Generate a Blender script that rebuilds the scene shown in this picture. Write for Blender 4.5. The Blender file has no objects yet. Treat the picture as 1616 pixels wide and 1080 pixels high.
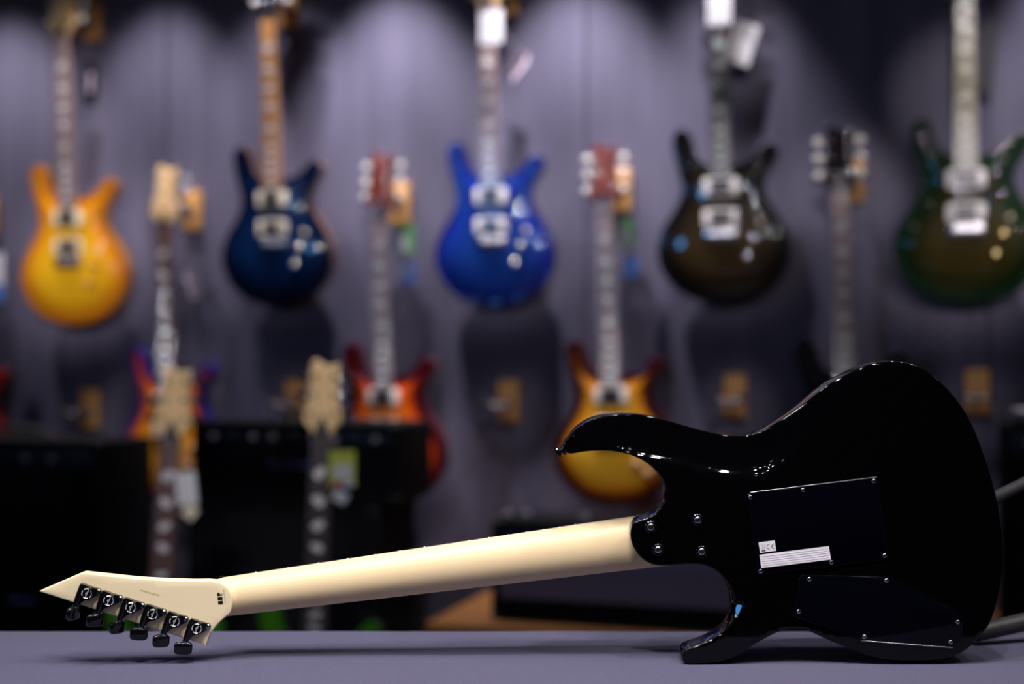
import bpy, bmesh, math, random
import numpy as np
from mathutils import Vector, Matrix
from mathutils.geometry import delaunay_2d_cdt

random.seed(4)
scene = bpy.context.scene
C = scene.collection

# ------------------------------------------------------------------ camera
CAMZ = 1.08
FPX = 2244.4                      # 50 mm lens on a 36 mm sensor, 1616 px wide
TABLE_Z = 0.7512
cam_d = bpy.data.cameras.new('camera')
cam = bpy.data.objects.new('camera', cam_d)
C.objects.link(cam)
cam.location = (0, 0, CAMZ)
cam.rotation_euler = (math.pi / 2, 0, 0)
cam_d.lens = 50
cam_d.sensor_width = 36
cam_d.clip_start = 0.05
cam_d.dof.use_dof = True
cam_d.dof.focus_distance = 1.455
cam_d.dof.aperture_fstop = 2.05
cam_d.dof.aperture_blades = 0
scene.camera = cam

# ------------------------------------------------------------------ world
w = bpy.data.worlds.new('shop_dark')
scene.world = w
w.use_nodes = True
w.node_tree.nodes['Background'].inputs[0].default_value = (0.30, 0.28, 0.5, 1)
w.node_tree.nodes['Background'].inputs[1].default_value = 0.006

# ------------------------------------------------------------------ colour
scene.view_settings.view_transform = 'Standard'
scene.view_settings.look = 'None'
scene.view_settings.exposure = 0.0
scene.view_settings.gamma = 1.0
scene.view_settings.use_curve_mapping = False

# ------------------------------------------------------------------ wall frame
ANG = math.radians(17.5)
WALL_D = 3.93
UX = Vector((math.cos(ANG), -math.sin(ANG), 0))      # along the wall, to the right
NX = Vector((-math.sin(ANG), -math.cos(ANG), 0))     # out of the wall, to the room
W0 = Vector((0, WALL_D, 0))


def wall_pt(u, off, z):
    p = W0 + UX * u + NX * off
    return Vector((p.x, p.y, z))


def wall_px(px, py, off):
    k = (px - 808) / FPX
    u = (k * (WALL_D - off * math.cos(ANG)) + off * math.sin(ANG)) / (math.cos(ANG) + k * math.sin(ANG))
    p = wall_pt(u, off, 0)
    p.z = CAMZ - (py - 540) / FPX * p.y
    return p


# ------------------------------------------------------------------ lights
def spot(x, y, z, tx, ty, tz, energy, size=70, blend=0.8, rad=0.03, col=(1, 0.97, 0.98)):
    d = bpy.data.lights.new('track_or_added_spot', 'SPOT')  # one name for the track lamps and the added brightening spots
    d.energy = energy
    d.spot_size = math.radians(size)
    d.spot_blend = blend
    d.shadow_soft_size = rad
    d.color = col
    o = bpy.data.objects.new('track_or_added_spot', d)
    C.objects.link(o)
    o.location = (x, y, z)
    dirv = Vector((tx - x, ty - y, tz - z))
    o.rotation_euler = dirv.to_track_quat('-Z', 'Y').to_euler()
    return o


# front ceiling row, above the demonstration table
for fx, fy, en in ((-1.15, 0.86, 60), (-0.72, 0.80, 54), (-0.3, 0.50, 60), (0.28, 0.92, 56), (0.7, 1.25, 26), (1.1, 0.84, 30),
                   (1.55, 0.55, 36), (0.0, 0.30, 60), (-0.55, 1.12, 34)):
    spot(fx, fy, 2.75, fx * 0.35, 1.46, 0.78, en, 52, 0.9, 0.03)
# wall washers, a row close to the display wall: (place along the wall, energy, aim along the wall, aim height, cone)
for u, en, tu, tz, sz, bl in ((-1.74, 50, -1.50, 1.12, 60, 0.85), (-1.12, 44, -1.05, 1.12, 60, 0.85), (-0.74, 30, -0.66, 1.12, 58, 0.85),
                              (-0.36, 86, -0.33, 1.12, 58, 0.8), (0.16, 88, 0.22, 1.12, 56, 0.8), (0.54, 44, 0.62, 1.20, 50, 1.0), (1.40, 64, 1.66, 1.12, 60, 0.85)):
    a = wall_pt(u, 0.34, 2.45)
    b = wall_pt(tu, 0.0, tz)
    spot(a.x, a.y, a.z, b.x, b.y, b.z, en, sz, bl, 0.025, (0.95, 0.92, 1.0))
# narrow spots added to brighten the display guitars and put glints on them
for px, py, en, sz in ((118, 400, 300, 10.5), (440, 350, 120, 9), (786, 355, 190, 10), (1145, 345, 140, 9.5), (1525, 360, 170, 10.5),
                       (655, 715, 115, 9.5), (968, 700, 95, 10), (225, 710, 95, 14)):
    b = wall_px(px, py, 0.08)
    if py < 500:
        for dx, dy, fr in ((-2.1, 0.0, 0.33), (0.35, 0.5, 0.34), (2.3, -0.3, 0.33)):
            spot(b.x * 0.3 + dx, -4.3 + dy, 2.85, b.x, b.y, b.z, en * 5.6 * fr, sz * 0.42, 1.0, 0.045, (1.0, 0.93, 0.98))
    else:
        a = wall_px(px, py, 1.3)
        for dx, fr in ((-0.5, 0.35), (0.1, 0.35), (0.6, 0.30)):
            spot(a.x + dx, a.y, 2.72, b.x, b.y, b.z, en * fr, sz, 1.0, 0.03, (1.0, 0.94, 0.96))
for px, py, en, sz in ((1330, 262, 150, 6), (605, 282, 150, 6), (958, 270, 150, 6), (280, 310, 130, 6.5), (112, 130, 110, 8), (775, 120, 70, 7), (1155, 60, 90, 7), (1522, 120, 110, 8),
                       (803, 633, 60, 4.5), (1160, 626, 75, 4.5), (1542, 620, 45, 4.5), (468, 630, 70, 4.5), (143, 646, 30, 4.5)):  # spots added to brighten headstocks, necks, a tag and the empty hangers
    b = wall_px(px, py, 0.08)
    a = wall_px(px, py, 2.9)
    spot(a.x + 0.2, a.y, 2.74, b.x, b.y, b.z, en, sz, 1.0, 0.03, (1.0, 0.94, 0.96))
# spots added over the floor stands to brighten the guitars there
for x, en, tx in ((-0.85, 85, -0.77), (-0.36, 80, -0.43)):
    spot(x, 1.9, 2.75, tx, 3.15, 0.85, en, 17, 1.0, 0.03)
# ceiling lamps of the rest of the shop, behind and beside the camera
for x, y, z, en in ((-2.3, 0.9, 2.7, 5), (-1.2, -0.9, 2.7, 5), (0.5, -1.2, 2.75, 5), (1.9, -0.4, 2.7, 5), (2.7, 1.4, 2.7, 4)):
    d = bpy.data.lights.new('ceiling_lamp', 'POINT')
    d.energy = en
    d.shadow_soft_size = 0.05
    d.color = (1.0, 0.93, 0.96)
    o = bpy.data.objects.new('ceiling_lamp', d)
    C.objects.link(o)
    o.location = (x, y, z)
# unseen blue area light added on the left for the body's blue reflections
blue_area = bpy.data.lights.new('blue_glint_light', 'AREA')
blue_area.shape = 'RECTANGLE'
blue_area.size = 0.3
blue_area.size_y = 0.3
blue_area.energy = 5.5
blue_area.color = (0.10, 0.42, 1.0)
wo = bpy.data.objects.new('blue_glint_light', blue_area)
C.objects.link(wo)
wo.location = (-2.15, 0.87, 1.58)
wo.rotation_euler = (Vector((0.226, 1.45, 0.80)) - wo.location).to_track_quat('-Z', 'Y').to_euler()

# ------------------------------------------------------------------ materials


def mat(name, col, rough=0.5, metal=0.0, coat=0.0, spec=0.5, noise=0.0, nscale=(20, 20, 20), bump=0.0, bscale=200.0, coat_r=0.03):
    m = bpy.data.materials.new(name)
    m.use_nodes = True
    nt = m.node_tree
    b = nt.nodes['Principled BSDF']
    b.inputs['Base Color'].default_value = (*col, 1)
    b.inputs['Roughness'].default_value = rough
    b.inputs['Metallic'].default_value = metal
    b.inputs['Coat Weight'].default_value = coat
    b.inputs['Coat Roughness'].default_value = coat_r
    b.inputs['Specular IOR Level'].default_value = spec
    if noise > 0 or bump > 0:
        tc = nt.nodes.new('ShaderNodeTexCoord')
    if noise > 0:
        mp = nt.nodes.new('ShaderNodeMapping')
        mp.inputs['Scale'].default_value = nscale
        n = nt.nodes.new('ShaderNodeTexNoise')
        n.inputs['Scale'].default_value = 1.0
        n.inputs['Detail'].default_value = 5
        mx = nt.nodes.new('ShaderNodeMix')
        mx.data_type = 'RGBA'
        mx.inputs[6].default_value = (*[c * (1 - noise) for c in col], 1)
        mx.inputs[7].default_value = (*[min(1, c * (1 + noise)) for c in col], 1)
        nt.links.new(tc.outputs['Object'], mp.inputs[0])
        nt.links.new(mp.outputs[0], n.inputs['Vector'])
        nt.links.new(n.outputs['Fac'], mx.inputs[0])
        nt.links.new(mx.outputs[2], b.inputs['Base Color'])
    if bump > 0:
        n2 = nt.nodes.new('ShaderNodeTexNoise')
        n2.inputs['Scale'].default_value = bscale
        n2.inputs['Detail'].default_value = 3
        bp = nt.nodes.new('ShaderNodeBump')
        bp.inputs['Strength'].default_value = bump
        bp.inputs['Distance'].default_value = 0.001
        nt.links.new(tc.outputs['Object'], n2.inputs['Vector'])
        nt.links.new(n2.outputs['Fac'], bp.inputs['Height'])
        nt.links.new(bp.outputs[0], b.inputs['Normal'])
    return m


def burst_mat(name, stops, rough=0.3, flame=0.12, dark=0.0):
    """lacquered flamed-maple top; stops = [(pos, rgb)], pos 0 at the rim"""
    m = bpy.data.materials.new(name)
    m.use_nodes = True
    nt = m.node_tree
    b = nt.nodes['Principled BSDF']
    b.inputs['Roughness'].default_value = rough
    b.inputs['Specular IOR Level'].default_value = 0.06
    b.inputs['Coat Weight'].default_value = 1.0
    b.inputs['Coat Roughness'].default_value = 0.02
    at = nt.nodes.new('ShaderNodeAttribute')
    at.attribute_name = 'rim'
    r = nt.nodes.new('ShaderNodeValToRGB')
    el = r.color_ramp.elements
    el[0].position = stops[0][0]
    el[0].color = (*stops[0][1], 1)
    el[1].position = stops[-1][0]
    el[1].color = (*stops[-1][1], 1)
    for p, c in stops[1:-1]:
        e = el.new(p)
        e.color = (*c, 1)
    tc = nt.nodes.new('ShaderNodeTexCoord')
    wv = nt.nodes.new('ShaderNodeTexWave')
    wv.bands_direction = 'Z'
    wv.inputs['Scale'].default_value = 28
    wv.inputs['Distortion'].default_value = 5
    wv.inputs['Detail'].default_value = 2
    hs = nt.nodes.new('ShaderNodeHueSaturation')
    mr = nt.nodes.new('ShaderNodeMapRange')
    mr.inputs['To Min'].default_value = 1 - flame
    mr.inputs['To Max'].default_value = 1 + flame
    nt.links.new(tc.outputs['Object'], wv.inputs['Vector'])
    nt.links.new(wv.outputs['Fac'], mr.inputs['Value'])
    nt.links.new(mr.outputs[0], hs.inputs['Value'])
    nt.links.new(at.outputs['Fac'], r.inputs[0])
    nt.links.new(r.outputs[0], hs.inputs['Color'])
    nt.links.new(hs.outputs[0], b.inputs['Base Color'])
    return m


M = {}
M['piano_black'] = mat('piano_black_lacquer', (0.0010, 0.0010, 0.0014), 0.035, spec=0.33)
M['plate_black'] = mat('black_plastic_plate', (0.0012, 0.0012, 0.0035), 0.07, spec=0.22)
M['dark_chrome'] = mat('dark_chrome', (0.42, 0.40, 0.43), 0.2, metal=1.0)
M['black_metal'] = mat('black_plated_metal', (0.003, 0.003, 0.004), 0.10, spec=0.5)
M['screw_recess'] = mat('screw_recess_black', (0.002, 0.002, 0.002), 0.6)
M['maple'] = mat('satin_maple', (0.90, 0.68, 0.40), 0.42, noise=0.07, nscale=(6, 60, 90), spec=0.35)
M['maple_back'] = mat('satin_maple_headstock', (0.98, 0.79, 0.50), 0.42, noise=0.06, nscale=(8, 60, 60), spec=0.35)
M['silver_mark'] = mat('silver_cast_mark', (0.55, 0.53, 0.56), 0.3, metal=0.3)
M['ink'] = mat('black_ink', (0.01, 0.008, 0.008), 0.5)
M['ink_brown'] = mat('brown_ink', (0.42, 0.2, 0.07), 0.6)
M['ink_grey'] = mat('faint_grey_ink', (0.62, 0.60, 0.66), 0.6)
M['sticker'] = mat('white_sticker', (0.93, 0.86, 0.93), 0.5)
M['steel'] = mat('fret_steel', (0.7, 0.7, 0.72), 0.25, metal=1.0)
M['cloth'] = mat('grey_table_cloth', (0.098, 0.091, 0.142), 0.95, spec=0.12, noise=0.3, nscale=(700, 700, 700), bump=0.9, bscale=900)
M['table_wood'] = mat('dark_table_wood', (0.05, 0.03, 0.02), 0.5)
M['stand_metal'] = mat('powder_coated_grey_metal', (0.028, 0.026, 0.028), 0.5, bump=0.2)
M['yoke_metal'] = mat('worn_grey_yoke', (0.18, 0.14, 0.15), 0.4)
M['rubber'] = mat('black_rubber', (0.012, 0.012, 0.013), 0.6)
# shop
M['rosewood'] = mat('rosewood_fingerboard', (0.17, 0.08, 0.06), 0.55, noise=0.3, nscale=(80, 80, 8))
M['rosewood_pale'] = mat('greyed_rosewood_fingerboard', (0.40, 0.27, 0.25), 0.45, noise=0.2, nscale=(80, 80, 8))
M['maple_board'] = mat('maple_fingerboard', (0.72, 0.33, 0.11), 0.35, coat=0.4)
M['ebony'] = mat('ebony_fingerboard', (0.05, 0.035, 0.035), 0.5)
M['gold_board'] = mat('amber_fingerboard', (0.30, 0.24, 0.10), 0.45)
M['pearl'] = mat('pearl_inlay', (0.92, 0.86, 0.85), 0.25)
M['pearl_gold'] = mat('abalone_inlay', (0.95, 0.88, 0.60), 0.25)
M['abalone'] = mat('green_abalone_inlay', (0.40, 0.48, 0.42), 0.25)
M['natural_head'] = mat('natural_headstock_wood', (0.95, 0.60, 0.28), 0.4, noise=0.1, nscale=(40, 40, 8))
M['red_head'] = mat('red_headstock_lacquer', (0.17, 0.03, 0.02), 0.12, coat=1)
M['black_head'] = mat('black_headstock_lacquer', (0.008, 0.005, 0.007), 0.08, coat=0.5, spec=0.2)
M['mahogany'] = mat('mahogany_back', (0.22, 0.10, 0.06), 0.3, coat=0.6)
M['mahogany_dark'] = mat('dark_mahogany_back', (0.07, 0.028, 0.02), 0.3, coat=0.8)
M['back_blue'] = mat('blue_back_lacquer', (0.01, 0.015, 0.16), 0.2, coat=1)
M['back_black'] = mat('black_back_lacquer', (0.008, 0.006, 0.012), 0.2, coat=1)
M['back_green'] = mat('dark_green_back_lacquer', (0.02, 0.05, 0.02), 0.2, coat=1)
M['back_amber'] = mat('amber_back_lacquer', (0.55, 0.22, 0.03), 0.25, coat=1)
M['back_cherry'] = mat('cherry_back_lacquer', (0.12, 0.008, 0.012), 0.2, coat=1)
M['cream'] = mat('cream_plastic', (0.93, 0.82, 0.62), 0.3)
M['cream_white'] = mat('off_white_plastic', (0.96, 0.90, 0.84), 0.3)
M['pearl_button'] = mat('pearloid_button', (0.92, 0.86, 0.78), 0.12, coat=1)
M['amber_button'] = mat('amber_button', (0.75, 0.42, 0.24), 0.12, coat=1)
M['chrome'] = mat('nickel', (0.75, 0.72, 0.74), 0.2, metal=1.0)
M['gold'] = mat('gold_plating', (0.85, 0.62, 0.25), 0.25, metal=1.0)
M['pickup_black'] = mat('black_pickup_coil', (0.02, 0.018, 0.02), 0.35)
M['block_wood'] = mat('oiled_beech_block', (0.80, 0.40, 0.12), 0.5, noise=0.2, nscale=(60, 60, 6))
M['tolex'] = mat('black_tolex', (0.006, 0.006, 0.008), 0.75, bump=0.5, bscale=700, spec=0.15)
M['panel'] = mat('dark_blue_panel', (0.012, 0.012, 0.022), 0.5)
M['grille'] = mat('dark_grille_cloth', (0.007, 0.007, 0.009), 0.9, spec=0.1)
M['grille_grey'] = mat('grey_purple_grille_cloth', (0.21, 0.18, 0.27), 0.9, noise=0.25, nscale=(400, 400, 400))
M['knob_grey'] = mat('grey_knob', (0.34, 0.31, 0.34), 0.3)
M['logo_blue'] = mat('blue_grey_logo', (0.16, 0.18, 0.42), 0.4)
M['card_white'] = mat('white_card', (0.88, 0.84, 0.88), 0.6)
M['card_pink'] = mat('pinkish_white_paper', (0.62, 0.50, 0.58), 0.6, noise=0.35, nscale=(90, 90, 90))
M['card_green'] = mat('green_card', (0.13, 0.36, 0.12), 0.5)
M['card_lime'] = mat('yellow_green_card', (0.42, 0.46, 0.07), 0.5)
M['card_blue'] = mat('blue_card', (0.10, 0.25, 0.72), 0.5)
M['card_pale_blue'] = mat('pale_blue_card', (0.45, 0.52, 0.80), 0.5)
M['card_red'] = mat('red_card', (0.45, 0.04, 0.06), 0.5)
M['card_black'] = mat('black_card', (0.012, 0.011, 0.018), 0.5)
M['card_grey'] = mat('light_grey_card', (0.55, 0.56, 0.60), 0.5)
M['thread'] = mat('tag_string', (0.35, 0.30, 0.38), 0.8)
M['bench_wood'] = mat('brown_bench_wood', (0.26, 0.10, 0.02), 0.5, noise=0.35, nscale=(3, 40, 40))

# ------------------------------------------------------------------ mesh helpers


def smooth(bm):
    for f in bm.faces:
        f.smooth = True


def finish(name, bm, m, parent=None, sm=True, auto=None):
    me = bpy.data.meshes.new(name)
    bmesh.ops.recalc_face_normals(bm, faces=bm.faces)
    if sm:
        smooth(bm)
    bm.to_mesh(me)
    bm.free()
    ms = m if isinstance(m, (list, tuple)) else [m]
    for q in ms:
        me.materials.append(q)
    if sm:
        try:
            me.set_sharp_from_angle(angle=math.radians(auto or 38))
        except Exception:
            pass
    o = bpy.data.objects.new(name, me)
    C.objects.link(o)
    if parent:
        o.parent = parent
    return o


def empty(name, loc=(0, 0, 0), rot=(0, 0, 0)):
    o = bpy.data.objects.new(name, None)
    o.empty_display_size = 0.05
    C.objects.link(o)
    o.location = loc
    o.rotation_euler = rot
    return o


def tag(o, label, cat=None, group=None, kind=None):
    if label:
        o['label'] = label
    if cat:
        o['category'] = cat
    if group:
        o['group'] = group
    if kind:
        o['kind'] = kind
    return o


def abox(bm, c, s, bev=0.0, seg=2, rot=None, mi=0):
    g = bmesh.ops.create_cube(bm, size=1.0)
    vs = g['verts']
    for v in vs:
        v.co = Vector((v.co.x * s[0], v.co.y * s[1], v.co.z * s[2]))
    if bev > 0:
        es = list({e for v in vs for e in v.link_edges})
        r = bmesh.ops.bevel(bm, geom=es, offset=bev, segments=seg, affect='EDGES', profile=0.5)
        vs = list({v for f in r['faces'] for v in f.verts} | {v for v in vs if v.is_valid})
    mt = Matrix.Translation(Vector(c))
    if rot is not None:
        mt = mt @ rot
    for v in vs:
        v.co = mt @ v.co
    if mi:
        for f in {f for v in vs for f in v.link_faces}:
            f.material_index = mi
    return vs


def axis_mat(d):
    d = Vector(d).normalized()
    return d.to_track_quat('Z', 'Y').to_matrix().to_4x4()


def lathe(bm, prof, base, direction, n=20, mi=0):
    """prof = [(radius, height along direction)]"""
    mt = Matrix.Translation(Vector(base)) @ axis_mat(direction)
    rings = []
    for r, h in prof:
        if r < 1e-7:
            rings.append([bm.verts.new(mt @ Vector((0, 0, h)))])
        else:
            rings.append([bm.verts.new(mt @ Vector((r * math.cos(2 * math.pi * i / n), r * math.sin(2 * math.pi * i / n), h))) for i in range(n)])
    for a, b in zip(rings[:-1], rings[1:]):
        for i in range(n):
            j = (i + 1) % n
            if len(a) == 1 and len(b) == 1:
                continue
            if len(a) == 1:
                f = bm.faces.new((a[0], b[i], b[j]))
            elif len(b) == 1:
                f = bm.faces.new((a[i], a[j], b[0]))
            else:
                f = bm.faces.new((a[i], a[j], b[j], b[i]))
            f.material_index = mi
    for rg in (rings[0], rings[-1]):
        if len(rg) > 1:
            f = bm.faces.new(rg)
            f.material_index = mi


def tube(bm, pts, r, n=10, mi=0):
    """round tube through points; r a number or a list"""
    pts = [Vector(p) for p in pts]
    rs = r if isinstance(r, (list, tuple)) else [r] * len(pts)
    prev = None
    rings = []
    for i, p in enumerate(pts):
        a = pts[max(0, i - 1)]
        b = pts[min(len(pts) - 1, i + 1)]
        t = (b - a).normalized()
        if prev is None:
            u = t.orthogonal().normalized()
        else:
            u = (prev - t * prev.dot(t)).normalized()
        prev = u
        v = t.cross(u)
        rings.append([bm.verts.new(p + (u * math.cos(2 * math.pi * k / n) + v * math.sin(2 * math.pi * k / n)) * rs[i]) for k in range(n)])
    for a, b in zip(rings[:-1], rings[1:]):
        for k in range(n):
            j = (k + 1) % n
            f = bm.faces.new((a[k], a[j], b[j], b[k]))
            f.material_index = mi
    for rg in (rings[0], rings[-1]):
        f = bm.faces.new(rg)
        f.material_index = mi


def prism(bm, poly, y0, y1, bev=0.0, mi=0, seg=2, bev_side='y0'):
    """poly in (x,z), extruded from y0 (near) to y1 (far); y0,y1 may be functions"""
    f0 = y0 if callable(y0) else (lambda x, z: y0)
    f1 = y1 if callable(y1) else (lambda x, z: y1)
    a = [bm.verts.new((x, f0(x, z), z)) for x, z in poly]
    b = [bm.verts.new((x, f1(x, z), z)) for x, z in poly]
    fa = bm.faces.new(a)
    fb = bm.faces.new(list(reversed(b)))
    n = len(a)
    fs = [fa, fb]
    for i in range(n):
        j = (i + 1) % n
        fs.append(bm.faces.new((a[j], a[i], b[i], b[j])))
    for f in fs:
        f.material_index = mi
    if bev > 0:
        es = list(fa.edges)
        bmesh.ops.bevel(bm, geom=es, offset=bev, segments=seg, affect='EDGES', profile=0.5)


def catmull(P, spacing, closed=True):
    P = np.array(P, float)
    n = len(P)
    out = []
    rng = range(n) if closed else range(n - 1)
    for i in rng:
        if closed:
            p0, p1, p2, p3 = P[(i - 1) % n], P[i], P[(i + 1) % n], P[(i + 2) % n]
        else:
            p0, p1, p2, p3 = P[max(0, i - 1)], P[i], P[i + 1], P[min(n - 1, i + 2)]
        L = np.linalg.norm(p2 - p1)
        k = max(2, int(L / spacing * 3))
        for j in range(k):
            t = j / k
            out.append(0.5 * ((2 * p1) + (-p0 + p2) * t + (2 * p0 - 5 * p1 + 4 * p2 - p3) * t * t + (-p0 + 3 * p1 - 3 * p2 + p3) * t ** 3))
    if not closed:
        out.append(P[-1])
    out = np.array(out)
    Q = np.vstack([out, out[:1]]) if closed else out
    seg = np.linalg.norm(np.diff(Q, axis=0), axis=1)
    s = np.concatenate([[0], np.cumsum(seg)])
    m = max(8, int(s[-1] / spacing))
    tt = np.linspace(0, s[-1], m + (0 if closed else 1), endpoint=not closed)
    return np.stack([np.interp(tt, s, Q[:, 0]), np.interp(tt, s, Q[:, 1])], 1)


def lap(P, it):
    for _ in range(it):
        P = 0.5 * P + 0.25 * (np.roll(P, 1, 0) + np.roll(P, -1, 0))
    return P


def area2(P):
    x, y = P[:, 0], P[:, 1]
    return np.sum(x * np.roll(y, -1) - np.roll(x, -1) * y)


def dist_poly(Q, P, closed=True):
    """distance of points Q to polyline P"""
    A = P
    B = np.roll(P, -1, 0)
    if not closed:
        A, B = P[:-1], P[1:]
    D = B - A
    L2 = np.maximum((D ** 2).sum(1), 1e-16)
    best = np.full(len(Q), 1e9)
    side = np.zeros(len(Q))
    for a, d, l2 in zip(A, D, L2):
        v = Q - a
        t = np.clip((v @ d) / l2, 0, 1)
        r = v - t[:, None] * d
        dd = np.hypot(r[:, 0], r[:, 1])
        cr = d[0] * v[:, 1] - d[1] * v[:, 0]
        m = dd < best
        best[m] = dd[m]
        side[m] = np.sign(cr[m])
    return best, side


def inside(Q, P):
    x, y = Q[:, 0], Q[:, 1]
    c = np.zeros(len(Q), bool)
    for (x1, y1), (x2, y2) in zip(P, np.roll(P, -1, 0)):
        m = ((y1 > y) != (y2 > y))
        xi = (x2 - x1) * (y - y1) / ((y2 - y1) if y2 != y1 else 1e-12) + x1
        c ^= m & (x < xi)
    return c


def slab(name, P, near, far, r, grid, m, parent=None, extra=None, rim=0.08, K=5, rn=None, rf=None):
    """rounded slab body. P closed outline (x,z); near/far(Q)->y arrays.
    face material 0 = near face, 1 = sides and far face"""
    if area2(P) < 0:
        P = P[::-1]
    T = np.roll(P, -1, 0) - np.roll(P, 1, 0)
    T /= np.linalg.norm(T, axis=1)[:, None]
    T = lap(T, 2)
    T /= np.linalg.norm(T, axis=1)[:, None]
    N = np.stack([-T[:, 1], T[:, 0]], 1)
    n = len(P)
    rn = rn or r
    rf = rf or r
    lo, hi = P.min(0), P.max(0)
    bm = bmesh.new()
    lay = bm.verts.layers.float.new('rim')

    def build(surf, rr, sgn, mi):
        # triangulate the face inside the rounded rim
        inner = P + N * rr
        gx, gz = np.meshgrid(np.arange(lo[0], hi[0], grid), np.arange(lo[1], hi[1], grid))
        gx = gx + (np.arange(gx.shape[0])[:, None] % 2) * grid * 0.5
        G = np.stack([gx.ravel(), gz.ravel()], 1)
        keep = 0.45 * grid
        if extra is not None and mi == 0:
            de, _ = dist_poly(G, extra[0], False)
            G = G[de > grid * 0.55]
            G = np.vstack([G] + list(extra))
            keep = 0.0006
        G = G[inside(G, inner)]
        d, _ = dist_poly(G, inner)
        G = G[d > keep]
        vs = [Vector(p) for p in np.vstack([inner, G])]
        ed = [(i, (i + 1) % n) for i in range(n)]
        ov, oe, of, _, _, _ = delaunay_2d_cdt(vs, ed, [], 1, 1e-7)
        OV = np.array([tuple(v) for v in ov])
        idx = [int(np.argmin(((OV - p) ** 2).sum(1))) for p in inner]
        ys = surf(OV)
        vv = [bm.verts.new((OV[i][0], ys[i], OV[i][1])) for i in range(len(OV))]
        dd, _ = dist_poly(OV, P)
        for v, q in zip(vv, dd):
            v[lay] = min(1.0, q / rim)
        for f in of:
            if len({*f}) < 3:
                continue
            try:
                ff = bm.faces.new([vv[i] for i in f])
                ff.material_index = mi
            except ValueError:
                pass
        prev = [vv[i] for i in idx]
        for k in range(K - 1, -1, -1):
            t = math.pi / 2 * k / K
            q = P + N * (rr * (1 - math.cos(t)))
            y = surf(q) + sgn * rr * (1 - math.sin(t))
            ring = [bm.verts.new((q[i][0], y[i], q[i][1])) for i in range(n)]
            for v in ring:
                v[lay] = 0.0
            for i in range(n):
                j = (i + 1) % n
                if prev[i] is prev[j]:
                    ff = bm.faces.new((prev[i], ring[j], ring[i]))
                else:
                    ff = bm.faces.new((prev[i], prev[j], ring[j], ring[i]))
                ff.material_index = mi
            prev = ring
        return prev
    ra = build(near, rn, 1, 0)
    rb = build(far, rf, -1, 1)
    for i in range(n):
        j = (i + 1) % n
        f = bm.faces.new((ra[i], ra[j], rb[j], rb[i]))
        f.material_index = 1
    return finish(name, bm, m, parent, True, 60)


# ------------------------------------------------------------------ setting
def wall_material():
    m = bpy.data.materials.new('grey_stained_plywood_wall')
    m.use_nodes = True
    nt = m.node_tree
    b = nt.nodes['Principled BSDF']
    b.inputs['Roughness'].default_value = 0.6
    b.inputs['Specular IOR Level'].default_value = 0.3
    tc = nt.nodes.new('ShaderNodeTexCoord')
    mp = nt.nodes.new('ShaderNodeMapping')
    mp.inputs['Scale'].default_value = (16, 1, 0.9)
    n = nt.nodes.new('ShaderNodeTexNoise')
    n.inputs['Scale'].default_value = 1
    n.inputs['Detail'].default_value = 6
    n.inputs['Roughness'].default_value = 0.6
    rp = nt.nodes.new('ShaderNodeValToRGB')
    rp.color_ramp.elements[0].position = 0.25
    rp.color_ramp.elements[0].color = (0.108, 0.098, 0.148, 1)
    rp.color_ramp.elements[1].position = 0.75
    rp.color_ramp.elements[1].color = (0.168, 0.152, 0.222, 1)
    nt.links.new(tc.outputs['Object'], mp.inputs[0])
    nt.links.new(mp.outputs[0], n.inputs['Vector'])
    nt.links.new(n.outputs['Fac'], rp.inputs[0])
    nt.links.new(rp.outputs[0], b.inputs['Base Color'])
    return m


def place_wall(o):
    o.location = W0
    o.rotation_euler = (0, 0, -ANG)


wm = wall_material()
# the panelled wall: boards with narrow open joints, one mesh
bm = bmesh.new()
seams = [-3.4]
for px in (-260, 262, 925, 1560, 2100):
    p = wall_px(px, 500, 0)
    seams.append((p - W0).dot(UX))
for a, b in zip(seams[:-1], seams[1:]):
    abox(bm, ((a + b) / 2, 0.012, 1.4), (b - a - 0.004, 0.024, 2.8), 0.002, 1)
abox(bm, ((seams[0] + seams[-1]) / 2, 0.045, 1.4), (seams[-1] - seams[0], 0.04, 2.8))
wall = finish('wall_back', bm, wm, None, False)
place_wall(wall)
tag(wall, None, None, None, 'structure')
fm = mat('dark_wood_floor', (0.06, 0.035, 0.022), 0.5, noise=0.4, nscale=(3, 30, 3))
bm = bmesh.new()
abox(bm, (0, 1.6, -0.03), (9, 6.6, 0.06))
fl = finish('floor', bm, fm, None, False)
tag(fl, None, None, None, 'structure')


# ------------------------------------------------------------------ the table and its cloth
TY0, TY1 = 1.31, 1.622
bm = bmesh.new()
tbl = empty('table', (0, (TY0 + TY1) / 2, 0))
tag(tbl, 'dark wooden table under the grey cloth, carrying the black guitar', 'table')
abox(bm, (0, 0, TABLE_Z - 0.024), (1.9, TY1 - TY0 - 0.01, 0.04), 0.003)
finish('tabletop', bm, M['table_wood'], tbl)
for sx in (-0.88, 0.88):
    for sy in (-0.125, 0.125):
        bm = bmesh.new()
        abox(bm, (sx, sy, (TABLE_Z - 0.044) / 2), (0.045, 0.045, TABLE_Z - 0.044), 0.004)
        finish('leg', bm, M['table_wood'], tbl)
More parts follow.
